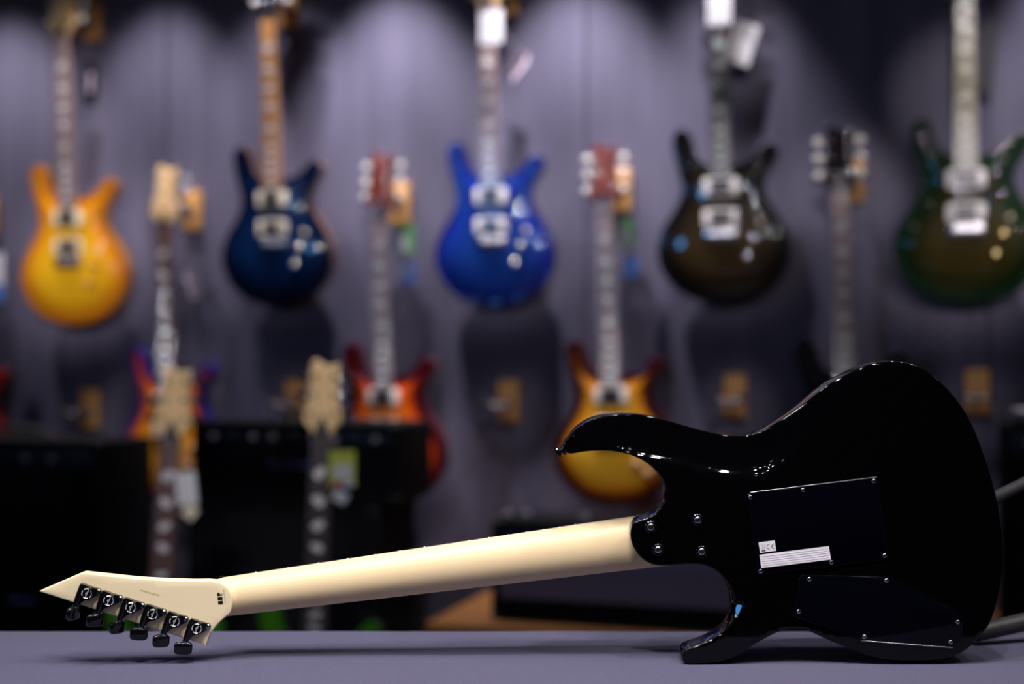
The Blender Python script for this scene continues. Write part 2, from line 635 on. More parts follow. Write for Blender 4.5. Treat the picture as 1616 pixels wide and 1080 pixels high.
# cloth: a sheet draped over the top with softly rounded edges, shallow wrinkles
bm = bmesh.new()
nx = 150
x0, x1 = -0.956, 0.956
prof = []
for z in np.linspace(TABLE_Z - 0.12, TABLE_Z - 0.02, 5):
    prof.append((TY0 - 0.004, z))
for k in range(1, 7):
    t = k / 7 * math.pi / 2
    prof.append((TY0 + 0.002 - 0.006 * math.cos(t), TABLE_Z - 0.0065 + 0.006 * math.sin(t)))
yy = np.linspace(TY0 + 0.002, TY1 - 0.004, 50)
for y in yy:
    prof.append((y, TABLE_Z - 0.0005))
for k in range(1, 7):
    t = k / 6 * math.pi / 2
    prof.append((TY1 - 0.004 + 0.006 * math.sin(t), TABLE_Z - 0.0065 + 0.006 * math.cos(t)))
for z in np.linspace(TABLE_Z - 0.03, TABLE_Z - 0.30, 8):
    prof.append((TY1 + 0.002 + 0.0, z))
rows = []
for (y, z) in prof:
    row = []
    for i in range(nx + 1):
        x = x0 + (x1 - x0) * i / nx
        dz = 0.0
        if z > TABLE_Z - 0.001:
            dz = -0.0005 * (0.5 + 0.5 * math.sin(9 * x + 60 * y + 3 * math.sin(5 * x)))
        dy = 0.0
        if z < TABLE_Z - 0.02 and y > 1.5:
            dy = 0.008 * (1 + math.sin(22 * x)) * (TABLE_Z - z)
        row.append(bm.verts.new((x, y + dy, z + dz)))
    rows.append(row)
for a, b in zip(rows[:-1], rows[1:]):
    for i in range(nx):
        bm.faces.new((a[i], a[i + 1], b[i + 1], b[i]))
cl = finish('tablecloth', bm, M['cloth'], None, True, 80)
so = cl.modifiers.new('thick', 'SOLIDIFY')
so.thickness = 0.0012
so.offset = -1
tag(cl, 'blue-grey woven cloth covering the table under the black guitar', 'tablecloth')


# ------------------------------------------------------------------ FOREGROUND GUITAR
YB, YF = 1.450, 1.492


def P3(px, py, y):
    return ((px - 808) * y / FPX, CAMZ - (py - 540) * y / FPX)


def trace(pts, near, far, sp=0.003, smoothing=3, keep=None):
    """outline read on the photo's silhouette -> (x,z) on the object, each point put on the rim that makes the silhouette there"""
    R = catmull(pts, 4.0)
    if area2(R) < 0:
        R = R[::-1]
    T = np.roll(R, -1, 0) - np.roll(R, 1, 0)
    T /= np.linalg.norm(T, axis=1)[:, None]
    out = np.stack([T[:, 1], -T[:, 0]], 1)
    cc = np.array([808, 540]) - R
    cc /= np.linalg.norm(cc, axis=1)[:, None]
    d = (out * cc).sum(1)
    wgt = np.clip((d + 0.2) / 0.4, 0, 1)
    wgt = wgt * wgt * (3 - 2 * wgt)
    if keep is not None:
        wgt = np.where(keep(R), 0, wgt)
    for _ in range(3):
        wgt = np.convolve(np.concatenate([wgt[-4:], wgt, wgt[:4]]), np.ones(9) / 9, 'valid')
    yn = near(R[:, 0]) if callable(near) else np.full(len(R), near)
    yf = far(R[:, 0]) if callable(far) else np.full(len(R), far)
    y = yn + (yf - yn) * wgt
    W = np.stack([(R[:, 0] - 808) * y / FPX, CAMZ - (R[:, 1] - 540) * y / FPX], 1)
    W = catmull(W, sp)
    return lap(W, smoothing)


body_px = [(888, 698), (895, 688), (907, 674), (923, 662.5), (942, 655), (967, 652), (995, 652), (1017, 654.5), (1049, 662), (1080, 671.5),
           (1112, 680), (1143, 685), (1172, 685), (1194, 679), (1219, 665), (1260, 635.5), (1293, 608), (1327, 589), (1347, 579.5), (1367, 573),
           (1387, 570), (1407, 569.3), (1427, 571.5), (1447, 577), (1467, 588), (1487, 605), (1507, 627), (1525, 653), (1540, 683), (1553, 718),
           (1564, 752), (1572, 782), (1578, 813), (1582, 845), (1583, 873), (1582, 908), (1576, 945), (1567, 975), (1559, 991), (1547, 1006),
           (1533, 1020), (1518, 1031), (1496, 1039), (1473, 1042.5), (1438, 1043.5), (1403, 1042), (1375, 1037), (1345, 1026), (1310, 1012),
           (1285, 1000.5), (1272, 995), (1258, 993.3), (1241, 994.5), (1222, 1001), (1203, 1011), (1181, 1024), (1164, 1035), (1150, 1041.5), (1133, 1046),
           (1106, 1048), (1083, 1046), (1073.5, 1038), (1071, 1027), (1074, 1017), (1084, 1011.5), (1105.6, 1004), (1125, 994), (1139, 983), (1147, 971),
           (1151, 957), (1151.4, 943), (1148.6, 927), (1141.7, 913), (1131, 901.5), (1119, 894.5), (1107, 891.5), (1090, 891), (1070, 892), (1050, 893.5),
           (1034, 893), (1020, 887.5), (1008, 877), (999.5, 864), (995, 850), (994.7, 836), (998.5, 826), (1008, 818), (1024, 811), (1036, 800),
           (1043, 787), (1046, 773), (1043.5, 758), (1036, 745.5), (1024, 733), (1008, 723.5), (991, 717), (970, 713), (948, 711.7), (923, 713), (904, 715.8),
           (894.5, 716), (889, 711)]
heel = lambda R: (R[:, 0] > 985) & (R[:, 0] < 1075) & (R[:, 1] > 815) & (R[:, 1] < 900)
BODY = trace(body_px, YB, YF - 0.008, 0.003, 3, heel)
BODY[:, 1] = np.maximum(BODY[:, 1], TABLE_Z + 0.0004)

ridge_px = [(940, 700), (975, 712), (1008, 721.5), (1030, 725.5), (1062, 732), (1110, 744), (1135, 748.5), (1160, 750.8), (1185, 751), (1207, 747), (1230, 734), (1252, 712),
            (1280, 682), (1305, 657), (1335, 628), (1365, 600), (1392, 582), (1430, 560)]
RIDGE = catmull([P3(x, y, YB) for x, y in ridge_px], 0.003, False)
rd = np.gradient(RIDGE, axis=0)
rd /= np.linalg.norm(rd, axis=1)[:, None]
rn_ = np.stack([-rd[:, 1], rd[:, 0]], 1)


CUT = P3(1156, 961, YB)


def back_near(Q):
    d, s = dist_poly(Q, RIDGE, False)
    sd = d * s
    wdt = 0.0022
    soft = wdt * np.log1p(np.exp(np.clip(sd / wdt, -30, 30)))
    dep = 0.16 * soft
    dep = 0.011 * np.tanh(dep / 0.011)
    fade = np.clip((P3(1275, 0, YB)[0] - Q[:, 0]) / 0.04, 0, 1) * np.clip((Q[:, 0] - P3(965, 0, YB)[0]) / 0.02, 0, 1)
    dep = dep + 0.0030 * fade * (1 + np.tanh((sd - 0.003) / 0.0030))
    # facet added to the lower cutaway rim, angled to mirror the blue light
    px_, pz_ = Q[:, 0] - CUT[0], Q[:, 1] - CUT[1]
    along = pz_ + 0.25 * px_
    win_ = np.clip((0.0085 - np.abs(along)) / 0.0022, 0, 1) * (np.abs(px_) < 0.03)
    dep = dep + win_ * np.clip(-0.9 * px_ + 0.4 * pz_ + 0.0094, 0, 0.016)
    return YB + dep


fg = empty('electric_guitar', (0.42, 1.472, TABLE_Z))
tag(fg, 'black glossy electric guitar seen from the back, pale maple neck, standing on the grey cloth', 'guitar')
fg_off = Matrix.Translation((-0.42, -1.472, -TABLE_Z))


def fgpart(o):
    o.matrix_parent_inverse = Matrix.Identity(4)
    o.data.transform(fg_off)
    return o


extra = [RIDGE] + [RIDGE + rn_ * k for k in (-0.006, -0.0045, -0.003, -0.0015, 0.0015, 0.003, 0.0045, 0.006, 0.0075, 0.009, 0.0105)]
gx_, gz_ = np.meshgrid(np.arange(-0.02, 0.02, 0.0011), np.arange(-0.016, 0.016, 0.0011))
extra.append(np.stack([gx_.ravel() + CUT[0] + 0.00013, gz_.ravel() + CUT[1] + 0.00017], 1))
bo = fgpart(slab('body', BODY, back_near, lambda Q: np.full(len(Q), YF), 0.003, 0.005, [M['piano_black'], M['piano_black']], fg, extra, K=6, rn=0.0020, rf=0.009))

# ---- neck: D-shaped, satin maple
NKY = 1.490


def neck_xz(px, top):
    if top:
        py = 913 + (px - 352) * (815.5 - 913) / (1004 - 352)
    else:
        py = 972.3 + (px - 360) * (893.5 - 972.3) / (1045 - 360)
    return py


bm = bmesh.new()
secs = []
pxs = [345, 352, 362, 375, 390, 410, 440, 500, 580, 660, 740, 820, 900, 960, 1000, 1040, 1075]
for px in pxs:
    a = P3(px - 4, neck_xz(px - 4, True), NKY)
    b = P3(px + 4, neck_xz(px + 4, False), NKY)
    A = Vector((a[0], 0, a[1]))
    B = Vector((b[0], 0, b[1]))
    mid = (A + B) / 2
    half = (A - B) / 2
    secs.append((mid, half))
rings = []
for (mid, half), px in zip(secs, pxs):
    depth = 0.0195 + 0.002 * (px - 350) / 700
    ring = []
    for k in range(25):
        t = math.pi * k / 24
        c = math.cos(t)
        s = math.sin(t) ** 0.82
        p = mid + half * c
        ring.append(bm.verts.new((p.x, 1.4905 - depth * s, p.z)))
    rings.append(ring)
for a, b in zip(rings[:-1], rings[1:]):
    for k in range(24):
        bm.faces.new((a[k], a[k + 1], b[k + 1], b[k]))
    bm.faces.new((a[24], a[0], b[0], b[24]))
bm.faces.new(rings[0])
bm.faces.new(rings[-1])
fgpart(finish('neck', bm, M['maple'], fg, True, 50))
# fingerboard behind it
bm = bmesh.new()
q = []
for px in (352, 1100):
    a = P3(px - 4, neck_xz(px - 4, True), NKY)
    b = P3(px + 4, neck_xz(px + 4, False), NKY)
    q.append((a, b))
poly = [q[0][0], q[1][0], q[1][1], q[0][1]]
prism(bm, poly, 1.4905, 1.497)
fgpart(finish('fingerboard', bm, M['maple'], fg, False))
nut_c = Vector(((q[0][0][0] + q[0][1][0]) / 2, 0, (q[0][0][1] + q[0][1][1]) / 2))
end_c = Vector(((q[1][0][0] + q[1][1][0]) / 2, 0, (q[1][0][1] + q[1][1][1]) / 2))
ax = (end_c - nut_c).normalized()
up = Vector((-ax.z, 0, ax.x))
w0 = (Vector((q[0][0][0], 0, q[0][0][1])) - nut_c).length
w1 = (Vector((q[1][0][0], 0, q[1][0][1])) - end_c).length
LT = (end_c - nut_c).length
rotm = Matrix(((ax.x, 0, up.x, 0), (0, 1, 0, 0), (ax.z, 0, up.z, 0), (0, 0, 0, 1)))
for k in range(1, 25):
    d = 0.648 * (1 - 2 ** (-k / 12))
    if d > LT:
        break
    hw = w0 + (w1 - w0) * d / LT
    c = nut_c + ax * d
    bm = bmesh.new()
    abox(bm, (c.x, 1.4975, c.z), (0.0022, 0.0016, hw * 2 + 0.0012), 0.0004, 1, rotm)
    fgpart(finish('fret', bm, M['steel'], fg, False))
bm = bmesh.new()
abox(bm, (nut_c.x - 0.001, 1.4985, nut_c.z), (0.005, 0.008, w0 * 2 + 0.002), 0.0008, 1, rotm)
fgpart(finish('nut', bm, M['black_metal'], fg, False))

# ---- headstock
def hs_near(X):
    y = 1.455 + 0 * X
    for _ in range(5):
        px = 808 + X * FPX / y
        y = 1.4405 + 0.026 * np.clip((px - 60) / 311, 0, 1.1)
    return y


head_px = [(60.5, 933.5), (98, 917.5), (135.5, 901.3), (137, 901.4), (174, 905.3), (218, 910), (263, 912.7), (307, 914), (334, 913.6), (350, 916), (361, 922.5), (368.5, 933),
           (371, 944), (370, 956), (366, 966), (357, 973.2), (344, 984.7), (334.5, 998), (329.8, 1011), (326.3, 1020), (325, 1019.6)]


def trace_lin(pts, near, far):
    P = np.array(pts, float)
    if area2(P) < 0:
        P = P[::-1]
    out = []
    n = len(P)
    for i in range(n):
        a, b = P[i], P[(i + 1) % n]
        L = np.linalg.norm(b - a)
        k = max(1, int(L / 5))
        for j in range(k):
            out.append(a + (b - a) * j / k)
    R = np.array(out)
    T = np.roll(R, -1, 0) - np.roll(R, 1, 0)
    T /= np.linalg.norm(T, axis=1)[:, None]
    o = np.stack([T[:, 1], -T[:, 0]], 1)
    cc = np.array([808, 540]) - R
    cc /= np.linalg.norm(cc, axis=1)[:, None]
    wgt = np.clip(((o * cc).sum(1) + 0.1) / 0.3, 0, 1)
    yn, yf = near(R[:, 0]), far(R[:, 0])
    y = yn + (yf - yn) * wgt
    return np.stack([(R[:, 0] - 808) * y / FPX, CAMZ - (R[:, 1] - 540) * y / FPX], 1)


pxn = lambda px: 1.4405 + 0.026 * np.clip((px - 60) / 311, 0, 1.1)
HEAD = trace_lin(head_px, pxn, lambda px: pxn(px) + 0.012)
HEAD = lap(HEAD, 1)
fgpart(slab('headstock', HEAD, lambda Q: hs_near(Q[:, 0]), lambda Q: hs_near(Q[:, 0]) + 0.0145, 0.001, 0.006, [M['maple_back'], M['maple_back']], fg, K=3, rn=0.0012, rf=0.0012))


def HP(px, py):
    """point on the back face of the headstock seen at this pixel"""
    y = float(pxn(np.array(px)))
    x, z = P3(px, py, y)
    return Vector((x, y, z))


# tuning machines
caps = [(141, 935), (175.3, 946), (210, 957), (244.3, 967.5), (278.8, 978.7), (313.6, 990)]
PXM = 1.447 / FPX


def tuner(cx, cy, ang, kw):
    c = HP(cx, cy)
    tilt = -math.atan(0.026 / 0.2)

    def L(dx, dy, h):       # offsets in photo pixels at the head, h metres toward the viewer
        return Vector((c.x + dx * PXM, c.y - h + dx * PXM * 0.13, c.z - dy * PXM))
    bm = bmesh.new()
    poly = [(-11, -15), (-4, -13), (4, -9.5), (12, -7), (17, -5.5), (19.5, -1.5), (18, 2.5), (12, 4.5), (7, 8), (1, 10), (-5, 10), (-9, 14), (-15, 22), (-22, 18)]
    n = len(poly)
    a = [bm.verts.new(L(x, y, 0.0062 if i not in (4, 5, 6, 7) else 0.003)) for i, (x, y) in enumerate(poly)]
    b = [bm.verts.new(L(x, y, -0.0002)) for x, y in poly]
    f = bm.faces.new(a)
    bm.faces.new(list(reversed(b)))
    for i in range(n):
        j = (i + 1) % n
        bm.faces.new((a[j], a[i], b[i], b[j]))
    bmesh.ops.bevel(bm, geom=list(f.edges), offset=0.0009, segments=2, affect='EDGES')
    # worm tube and collar toward the button
    tube(bm, [L(-9, -12, 0.0048), L(-15, 7, 0.0048), L(-18.5, 19, 0.0048)], [0.0026, 0.0032, 0.0028], 12)
    # round gear cap
    lathe(bm, [(0.0066, 0), (0.0066, 0.0024), (0.0058, 0.0033), (0.0045, 0.0033), (0.0042, 0.0028), (0, 0.0028)], L(0, 0, 0.0055), (0.0, -1, 0), 28)
    h = fgpart(finish('tuning_machine', bm, M['black_metal'], fg))
    tag(h, None)
    # cast mark on the cap: broken ring, two strokes
    bm = bmesh.new()
    for s0, s1 in ((-60, 40), (62, 118), (140, 200), (222, 282)):
        pts = []
        for k in range(9):
            t = math.radians(s0 + (s1 - s0) * k / 8)
            pts.append(L(7.4 * math.cos(t), -7.4 * math.sin(t), 0.0089))
        tube(bm, pts, 0.0006, 6)
    tube(bm, [L(2.6, -5.0, 0.0087), L(-2.0, 5.2, 0.0087)], 0.00055, 6)
    tube(bm, [L(-0.8, -2.4, 0.0087), L(-2.2, 1.0, 0.0087)], 0.0004, 6)
    g = fgpart(finish('cap_emblem', bm, M['silver_mark'], h))
    bm = bmesh.new()
    lathe(bm, [(0.0026, 0), (0.0026, 0.0008), (0.0018, 0.0016), (0, 0.0018)], L(15, -1.5, 0.0032), (0, -1, 0), 16)
    sc = fgpart(finish('screw', bm, M['dark_chrome'], h))
    bm = bmesh.new()
    lathe(bm, [(0.0030, 0), (0.0030, 0.0012), (0.0022, 0.0016), (0.0022, 0.0026), (0.0028, 0.003), (0.0028, 0.0036)], L(-19, 19.5, 0.0046), (-0.5, 0, -0.86), 16)
    fgpart(finish('collar', bm, M['dark_chrome'], h))
    # button: flattened rounded oval on its shaft
    bm = bmesh.new()
    bmesh.ops.create_uvsphere(bm, u_segments=24, v_segments=14, radius=1.0)
    for v in bm.verts:
        q = v.co
        for i, e in ((0, 0.55), (1, 0.6), (2, 0.55)):
            q[i] = math.copysign(abs(q[i]) ** e, q[i])
        v.co = Vector((q.x * 0.0092 * kw, q.y * 0.0038, q.z * 0.0066))
    kc = L(-22.5, 31.5, 0.0046)
    mt = Matrix.Translation(kc) @ Matrix.Rotation(math.radians(4), 4, 'Y') @ Matrix.Rotation(math.radians(ang), 4, 'Z')
    for v in bm.verts:
        v.co = mt @ v.co
    fgpart(finish('button', bm, M['black_metal'], h, True, 80))


for (cx, cy), ang, kw in zip(caps, (70, 35, 55, 8, 28, 12), (1, 1, 1, 1, 0.95, 1.02)):
    tuner(cx, cy, ang, kw)


# lettering on the headstock
def strokes_glyph(kind):
    """serif capitals on a 10 x 14 grid as polygons"""
    if kind == 'E':
        return [[(0, 0), (10, 0), (10, 4.2), (9, 4.2), (8, 1.2), (5, 1.2), (5, 6.4), (7, 6.4), (7.4, 4.9), (8, 4.9), (8, 9.1), (7.4, 9.1), (7, 7.6), (5, 7.6), (5, 12.8), (8, 12.8), (9, 10.2), (9.8, 10.2), (9.8, 14), (0, 14), (0, 13), (1.6, 12.6), (1.6, 1.4), (0, 1)]]
    if kind == 'P':
        return [[(0, 0), (6.4, 0), (6.4, 1), (5, 1.4), (5, 5.8), (7, 5.8), (9.2, 7), (10, 9), (10, 11), (9.2, 13), (7, 14), (0, 14), (0, 13), (1.6, 12.6), (1.6, 1.4), (0, 1)]]
    return [[(0, 0), (1, 0), (1.6, 1), (4.2, -0.2), (7, 0), (9.2, 1.6), (9.8, 4), (9, 6), (6, 7.8), (3.6, 9.4), (3.2, 11.2), (4.6, 12.9), (6.6, 12.6), (8, 10.4), (9, 10.4), (9, 14), (8.2, 14), (7.6, 13.2), (5.4, 14.2), (2.6, 13.8), (0.6, 12), (0.2, 9.8), (1.2, 7.8), (4.4, 5.8), (6.4, 4.2), (6.4, 2.4), (5, 1.1), (3, 1.5), (1.2, 4.4), (0, 4.4)]]


bm = bmesh.new()
# letters run bottom to top; text origin at the lower end, px
o_px = Vector((352.2, 953.8))
run = Vector((-0.10, -1.0)).normalized()
upv = Vector((-1.0, 0.10)).normalized()
for i, g in enumerate('ESP'):
    for poly in strokes_glyph(g):
        pts = []
        for gx, gy in poly:
            p = o_px + run * ((i * 12.0 + gx) * 0.545) + upv * (gy * 0.56)
            v = HP(p.x, p.y)
            pts.append(v)
        vs = [bm.verts.new(v + Vector((0, -0.00015, 0))) for v in pts]
        f = bm.faces.new(vs)
bmesh.ops.triangulate(bm, faces=bm.faces[:])
lo = finish('maker_logo', bm, M['ink'], fg, False)
tag(lo, 'black serif lettering on the headstock')
fgpart(lo)


def text_mesh(name, s, size, m, parent, origin, xdir, updir, off, width=1.0, part=True):
    cu = bpy.data.curves.new(name, 'FONT')
    cu.body = s
    cu.size = size
    cu.space_character = 1.05
    tmp = bpy.data.objects.new('tmp_text', cu)
    C.objects.link(tmp)
    bpy.context.view_layer.update()
    me = bpy.data.meshes.new_from_object(tmp.evaluated_get(bpy.context.evaluated_depsgraph_get()))
    bpy.data.objects.remove(tmp)
    xd, ud = Vector(xdir).normalized(), Vector(updir).normalized()
    for v in me.vertices:
        v.co = Vector(origin) + xd * v.co.x * width + ud * v.co.y + Vector(off)
    me.materials.clear()
    me.materials.append(m)
    o = bpy.data.objects.new(name, me)
    C.objects.link(o)
    o.parent = parent
    return o


a, b = HP(221.5, 933.2), HP(252, 941.8)
xd = (b - a)
t = text_mesh('origin_stamp', 'MADE IN JAPAN', 0.0027, M['ink_brown'], fg, a, xd, (0.27, 0, 0.96), (0, -0.00012, 0))
wd = max(v.co.x for v in t.data.vertices) - min(v.co.x for v in t.data.vertices)
t.data.transform(Matrix.Translation(a) @ Matrix.Scale(0.0188 / wd, 4) @ Matrix.Translation(-a))
fgpart(t)
# small line of print beside the logo
a, b = HP(356.2, 953.5), HP(353.4, 931)
t = text_mesh('small_print', 'CUSTOM GUITARS', 0.0018, M['ink'], fg, a, b - a, (-1, 0, 0.1), (0, -0.00012, 0))
ln = (b - a).length
zs = [v.co.z for v in t.data.vertices]
k = ln / (max(zs) - min(zs))
t.data.transform(Matrix.Translation(a) @ Matrix.Scale(k, 4) @ Matrix.Translation(-a))
fgpart(t)


# ---- cover plates, screws, bolts, stickers
def plate(pts, name, thick=0.0016):
    bm = bmesh.new()
    P = np.array([P3(x, y, YB) for x, y in pts])
    Q = []
    n = len(P)
    for i in range(n):                      # rounded corners
        p, a, b = P[i], P[i - 1], P[(i + 1) % n]
        da = (a - p) / np.linalg.norm(a - p)
        db = (b - p) / np.linalg.norm(b - p)
        for t in (0, 0.5, 1):
            r = 0.004
            Q.append((1 - t) ** 2 * (p + da * r) + 2 * t * (1 - t) * p + t * t * (p + db * r))
    if area2(np.array(Q)) < 0:
        Q = Q[::-1]
    prism(bm, [tuple(v) for v in Q], YB - thick, YB + 0.0002, 0.0008, 0, 3)
    return fgpart(finish(name, bm, M['plate_black'], fg, True, 30))


plate([(1178, 779), (1385, 752.5), (1403, 883), (1196, 908)], 'tremolo_cover')
plate([(1262, 907), (1405, 911), (1522, 972), (1519, 1006), (1505, 1023), (1356, 1011.5), (1300, 990), (1250, 973)], 'control_cavity_cover')


for nm, a_, b_, q_ in (('edge_glint_tube', (1184, 777.5), (1383, 753.2), 0.0006), ('edge_glint_tube', (1358, 1011), (1503, 1022.3), 0.0006)):  # chrome tubes added to draw the bright line along each cover edge
    bm = bmesh.new()
    pa, pb = P3(*a_, YB), P3(*b_, YB)
    tube(bm, [(pa[0], YB - 0.0014, pa[1]), (pb[0], YB - 0.0014, pb[1])], q_, 12)
    fgpart(finish(nm, bm, M['dark_chrome'], fg))


def screw(px, py, r, y, name='screw', m='dark_chrome', cross=0.5, parent=None):
    x, z = P3(px, py, y)
    bm = bmesh.new()
    prof = [(r, 0), (r, r * 0.12)] + [(r * math.cos(t), r * 0.12 + r * 0.5 * math.sin(t)) for t in (0.35, 0.7, 1.05, 1.35)] + [(0, r * 0.62)]
    lathe(bm, prof, (x, y, z), (0, -1, 0), 20)
    s = fgpart(finish(name, bm, M[m], parent or fg))
    bm = bmesh.new()
    a0 = random.uniform(0, 90)
    for k in (0, 90):
        abox(bm, (x, y - r * 0.53, z), (r * cross * 2, r * 0.24, r * 0.17), 0, 1, Matrix.Rotation(math.radians(a0 + k), 4, 'Y'))
    fgpart(finish('cross_recess', bm, M['screw_recess'], s, False))
    return s


for px, py in ((1184, 785), (1267.5, 773.5), (1379, 759.5), (1396, 877), (1312, 888), (1200.5, 902)):
    screw(px, py, 0.0024, YB - 0.0016)
for px, py in ((1277.5, 914.5), (1399, 916.5), (1260.5, 965.5), (1364, 1005.5), (1500, 1014), (1511.5, 982)):
    screw(px, py, 0.0024, YB - 0.0016)
for px, py in ((1027, 832), (1101, 821), (1038.5, 868), (1107.5, 871)):
    x, z = P3(px, py, YB)
    bm = bmesh.new()
    lathe(bm, [(0.0062, 0), (0.0062, 0.0009), (0.0055, 0.0015), (0.0046, 0.0013), (0.0044, 0.0004), (0, 0.0004)], (x, YB, z), (0, -1, 0), 26)
    fe = fgpart(finish('bolt_ferrule', bm, M['black_metal'], fg))
    screw(px, py, 0.0040, YB - 0.0006, 'neck_bolt', 'dark_chrome', 0.55)

# strap button on the horn
x, z = P3(890, 710, 1.47)
dv = Vector((-0.93, 0, -0.36)).normalized()
bm = bmesh.new()
base = Vector((x, 1.470, z)) - dv * 0.001
lathe(bm, [(0.0050, 0), (0.0058, 0.0008), (0.0058, 0.0018), (0.0040, 0.0028), (0.0034, 0.0040), (0.0036, 0.0052), (0.0046, 0.0060), (0.0062, 0.0068), (0.0066, 0.0082), (0.0058, 0.0094), (0.0036, 0.0100), (0.0032, 0.0090), (0, 0.0090)], base, dv, 24)
fgpart(finish('strap_button', bm, M['black_metal'], fg))

# stickers
def sticker(pts, name, label):
    bm = bmesh.new()
    yy = YB - 0.0017
    P = [P3(x, y, yy) for x, y in pts]
    prism(bm, P, yy - 0.0001, yy + 0.0002)
    o = fgpart(finish(name, bm, M['sticker'], fg, False))
    tag(o, label)
    return o, P


s1, p1 = sticker([(1197, 856.5), (1222.5, 853.2), (1225, 869.5), (1199.5, 873)], 'mark_sticker', 'small white sticker with a CE mark')
s2, p2 = sticker([(1198.5, 876), (1308, 862.3), (1311.3, 883.3), (1201.5, 897)], 'serial_sticker', 'long blank white sticker with faint rules')
yy = YB - 0.00185


def ink(name, m, parent, lines, r):
    bm = bmesh.new()
    for pts in lines:
        tube(bm, [Vector((P3(x, y, yy)[0], yy, P3(x, y, yy)[1])) for x, y in pts], r, 6)
    return fgpart(finish(name, bm, M[m], parent))


def arc(cx, cy, r, a0, a1, n=9):
    return [(cx + r * math.cos(math.radians(a0 + (a1 - a0) * i / (n - 1))), cy - r * math.sin(math.radians(a0 + (a1 - a0) * i / (n - 1)))) for i in range(n)]


ink('ce_mark', 'ink', s1, [arc(1213.6, 863, 3.6, 75, 285), arc(1221.2, 862.2, 3.6, 80, 280), [(1217.8, 862.2), (1220.6, 861.9)]], 0.0002)
ink('bin_bar', 'ink', s1, [[(1202, 869.6), (1207.8, 868.9)]], 0.00045)
ink('bin_symbol', 'ink_grey', s1, [[(1202.2, 858.8), (1207.6, 858.1), (1206.9, 865.6), (1203.6, 866), (1202.2, 858.8)], [(1201.5, 859.5), (1208, 866.2)], [(1208.2, 858), (1202.2, 866.8)]], 0.00018)
rules = []
for k in range(1, 6):
    f = k / 6
    a = (1198.5 + 3 * f + 3, 876 + 21 * f - 0.4)
    b = (1308 + 3.3 * f - 4, 862.3 + 21 * f + 0.4)
    rules.append([a, b])
ink('faint_rules', 'ink_grey', s2, rules, 0.00016)

# ------------------------------------------------------------------ guitar stand at the right
gs = empty('guitar_stand', (0.62, 1.58, TABLE_Z))
tag(gs, 'grey tubular guitar stand behind the black guitar, at the right edge', 'stand')
gso = Matrix.Translation((-0.62, -1.58, -TABLE_Z))


def gsp(o):
    o.data.transform(gso)
    return o


def W3(px, py, y):
    a = P3(px, py, y)
    return Vector((a[0], y, a[1]))


bm = bmesh.new()
tube(bm, [W3(1540, 999, 1.545), W3(1616, 982, 1.56), W3(1720, 962, 1.575)], [0.0095, 0.0098, 0.0102], 20)
gsp(finish('foot_tube', bm, M['stand_metal'], gs))
bm = bmesh.new()
tube(bm, [W3(1535, 803, 1.515), W3(1578, 782, 1.545), W3(1640, 752, 1.58), W3(1735, 708, 1.62)], 0.0068, 18)
gsp(finish('arm_tube', bm, M['stand_metal'], gs))
bm = bmesh.new()
tube(bm, [W3(1532, 804, 1.512), W3(1566, 788, 1.538)], 0.0085, 18)
gsp(finish('rubber_sleeve', bm, M['rubber'], gs))
bm = bmesh.new()
a = W3(1720, 962, 1.575)
tube(bm, [Vector((a.x, 1.59, TABLE_Z + 0.008)), Vector((a.x + 0.01, 1.60, TABLE_Z + 0.16)), Vector((a.x + 0.012, 1.62, TABLE_Z + 0.26))], 0.009, 18)
gsp(finish('post', bm, M['stand_metal'], gs))
bm = bmesh.new()
abox(bm, (a.x + 0.004, 1.588, TABLE_Z + 0.012), (0.09, 0.05, 0.018), 0.004)
gsp(finish('foot_bracket', bm, M['rubber'], gs))


# ------------------------------------------------------------------ SHOP GUITARS
prs_out = [(-82, 446), (-98, 453), (-112, 446), (-120, 427), (-119, 398), (-111, 360), (-102, 325), (-98, 296), (-106, 264), (-128, 228), (-150, 190), (-161, 148), (-155, 100), (-126, 52), (-76, 16), (0, 2),
           (76, 14), (128, 50), (158, 98), (164, 146), (155, 190), (132, 232), (110, 268), (103, 296), (107, 322), (119, 344), (133, 366), (138, 386), (133, 401), (119, 407), (104, 402), (92, 388), (78, 373), (60, 363), (44, 358),
           (24, 357), (0, 357), (-24, 358), (-42, 363), (-55, 374), (-64, 392), (-70, 418)]
PRS = lap(catmull([(x * 1.05 / 1000, z / 1000) for x, z in prs_out], 0.006), 2)
head_out = [(-21.5, -2), (-24, 10), (-38, 26), (-42, 40), (-36, 64), (-31, 100), (-31, 145), (-29, 162), (-16, 170), (-5, 161), (8, 155), (20, 157), (31, 163), (33, 150), (31, 104), (36, 66), (43, 42), (40, 27), (26, 10), (21.5, -2)]
NUT = 0.805
SCALE = 0.635
cache = {}


def cached(key, name, builder, m, parent):
    if key not in cache:
        o = builder()
        cache[key] = o.data
        o.parent = parent
        o.name = name
        me = o.data
    else:
        me = cache[key].copy()
        o = bpy.data.objects.new(name, me)
        C.objects.link(o)
        o.parent = parent
    ms = m if isinstance(m, (list, tuple)) else [m]
    for i, q in enumerate(ms):
        me.materials[i] = q
    return o


DUM = M['cream']


def b_body():
    def near(Q):
        d, _ = dist_poly(Q, PRS)
        t = np.clip(d / 0.13, 0, 1)
        t = 1 - (1 - t) ** 2
        return -(0.041 + 0.016 * t - 0.0058 * np.exp(-((d - 0.021) / 0.0100) ** 2))
    return slab('body', PRS, near, lambda Q: np.full(len(Q), 0.0), 0.003, 0.009, [DUM, DUM], None, K=3, rim=0.085)


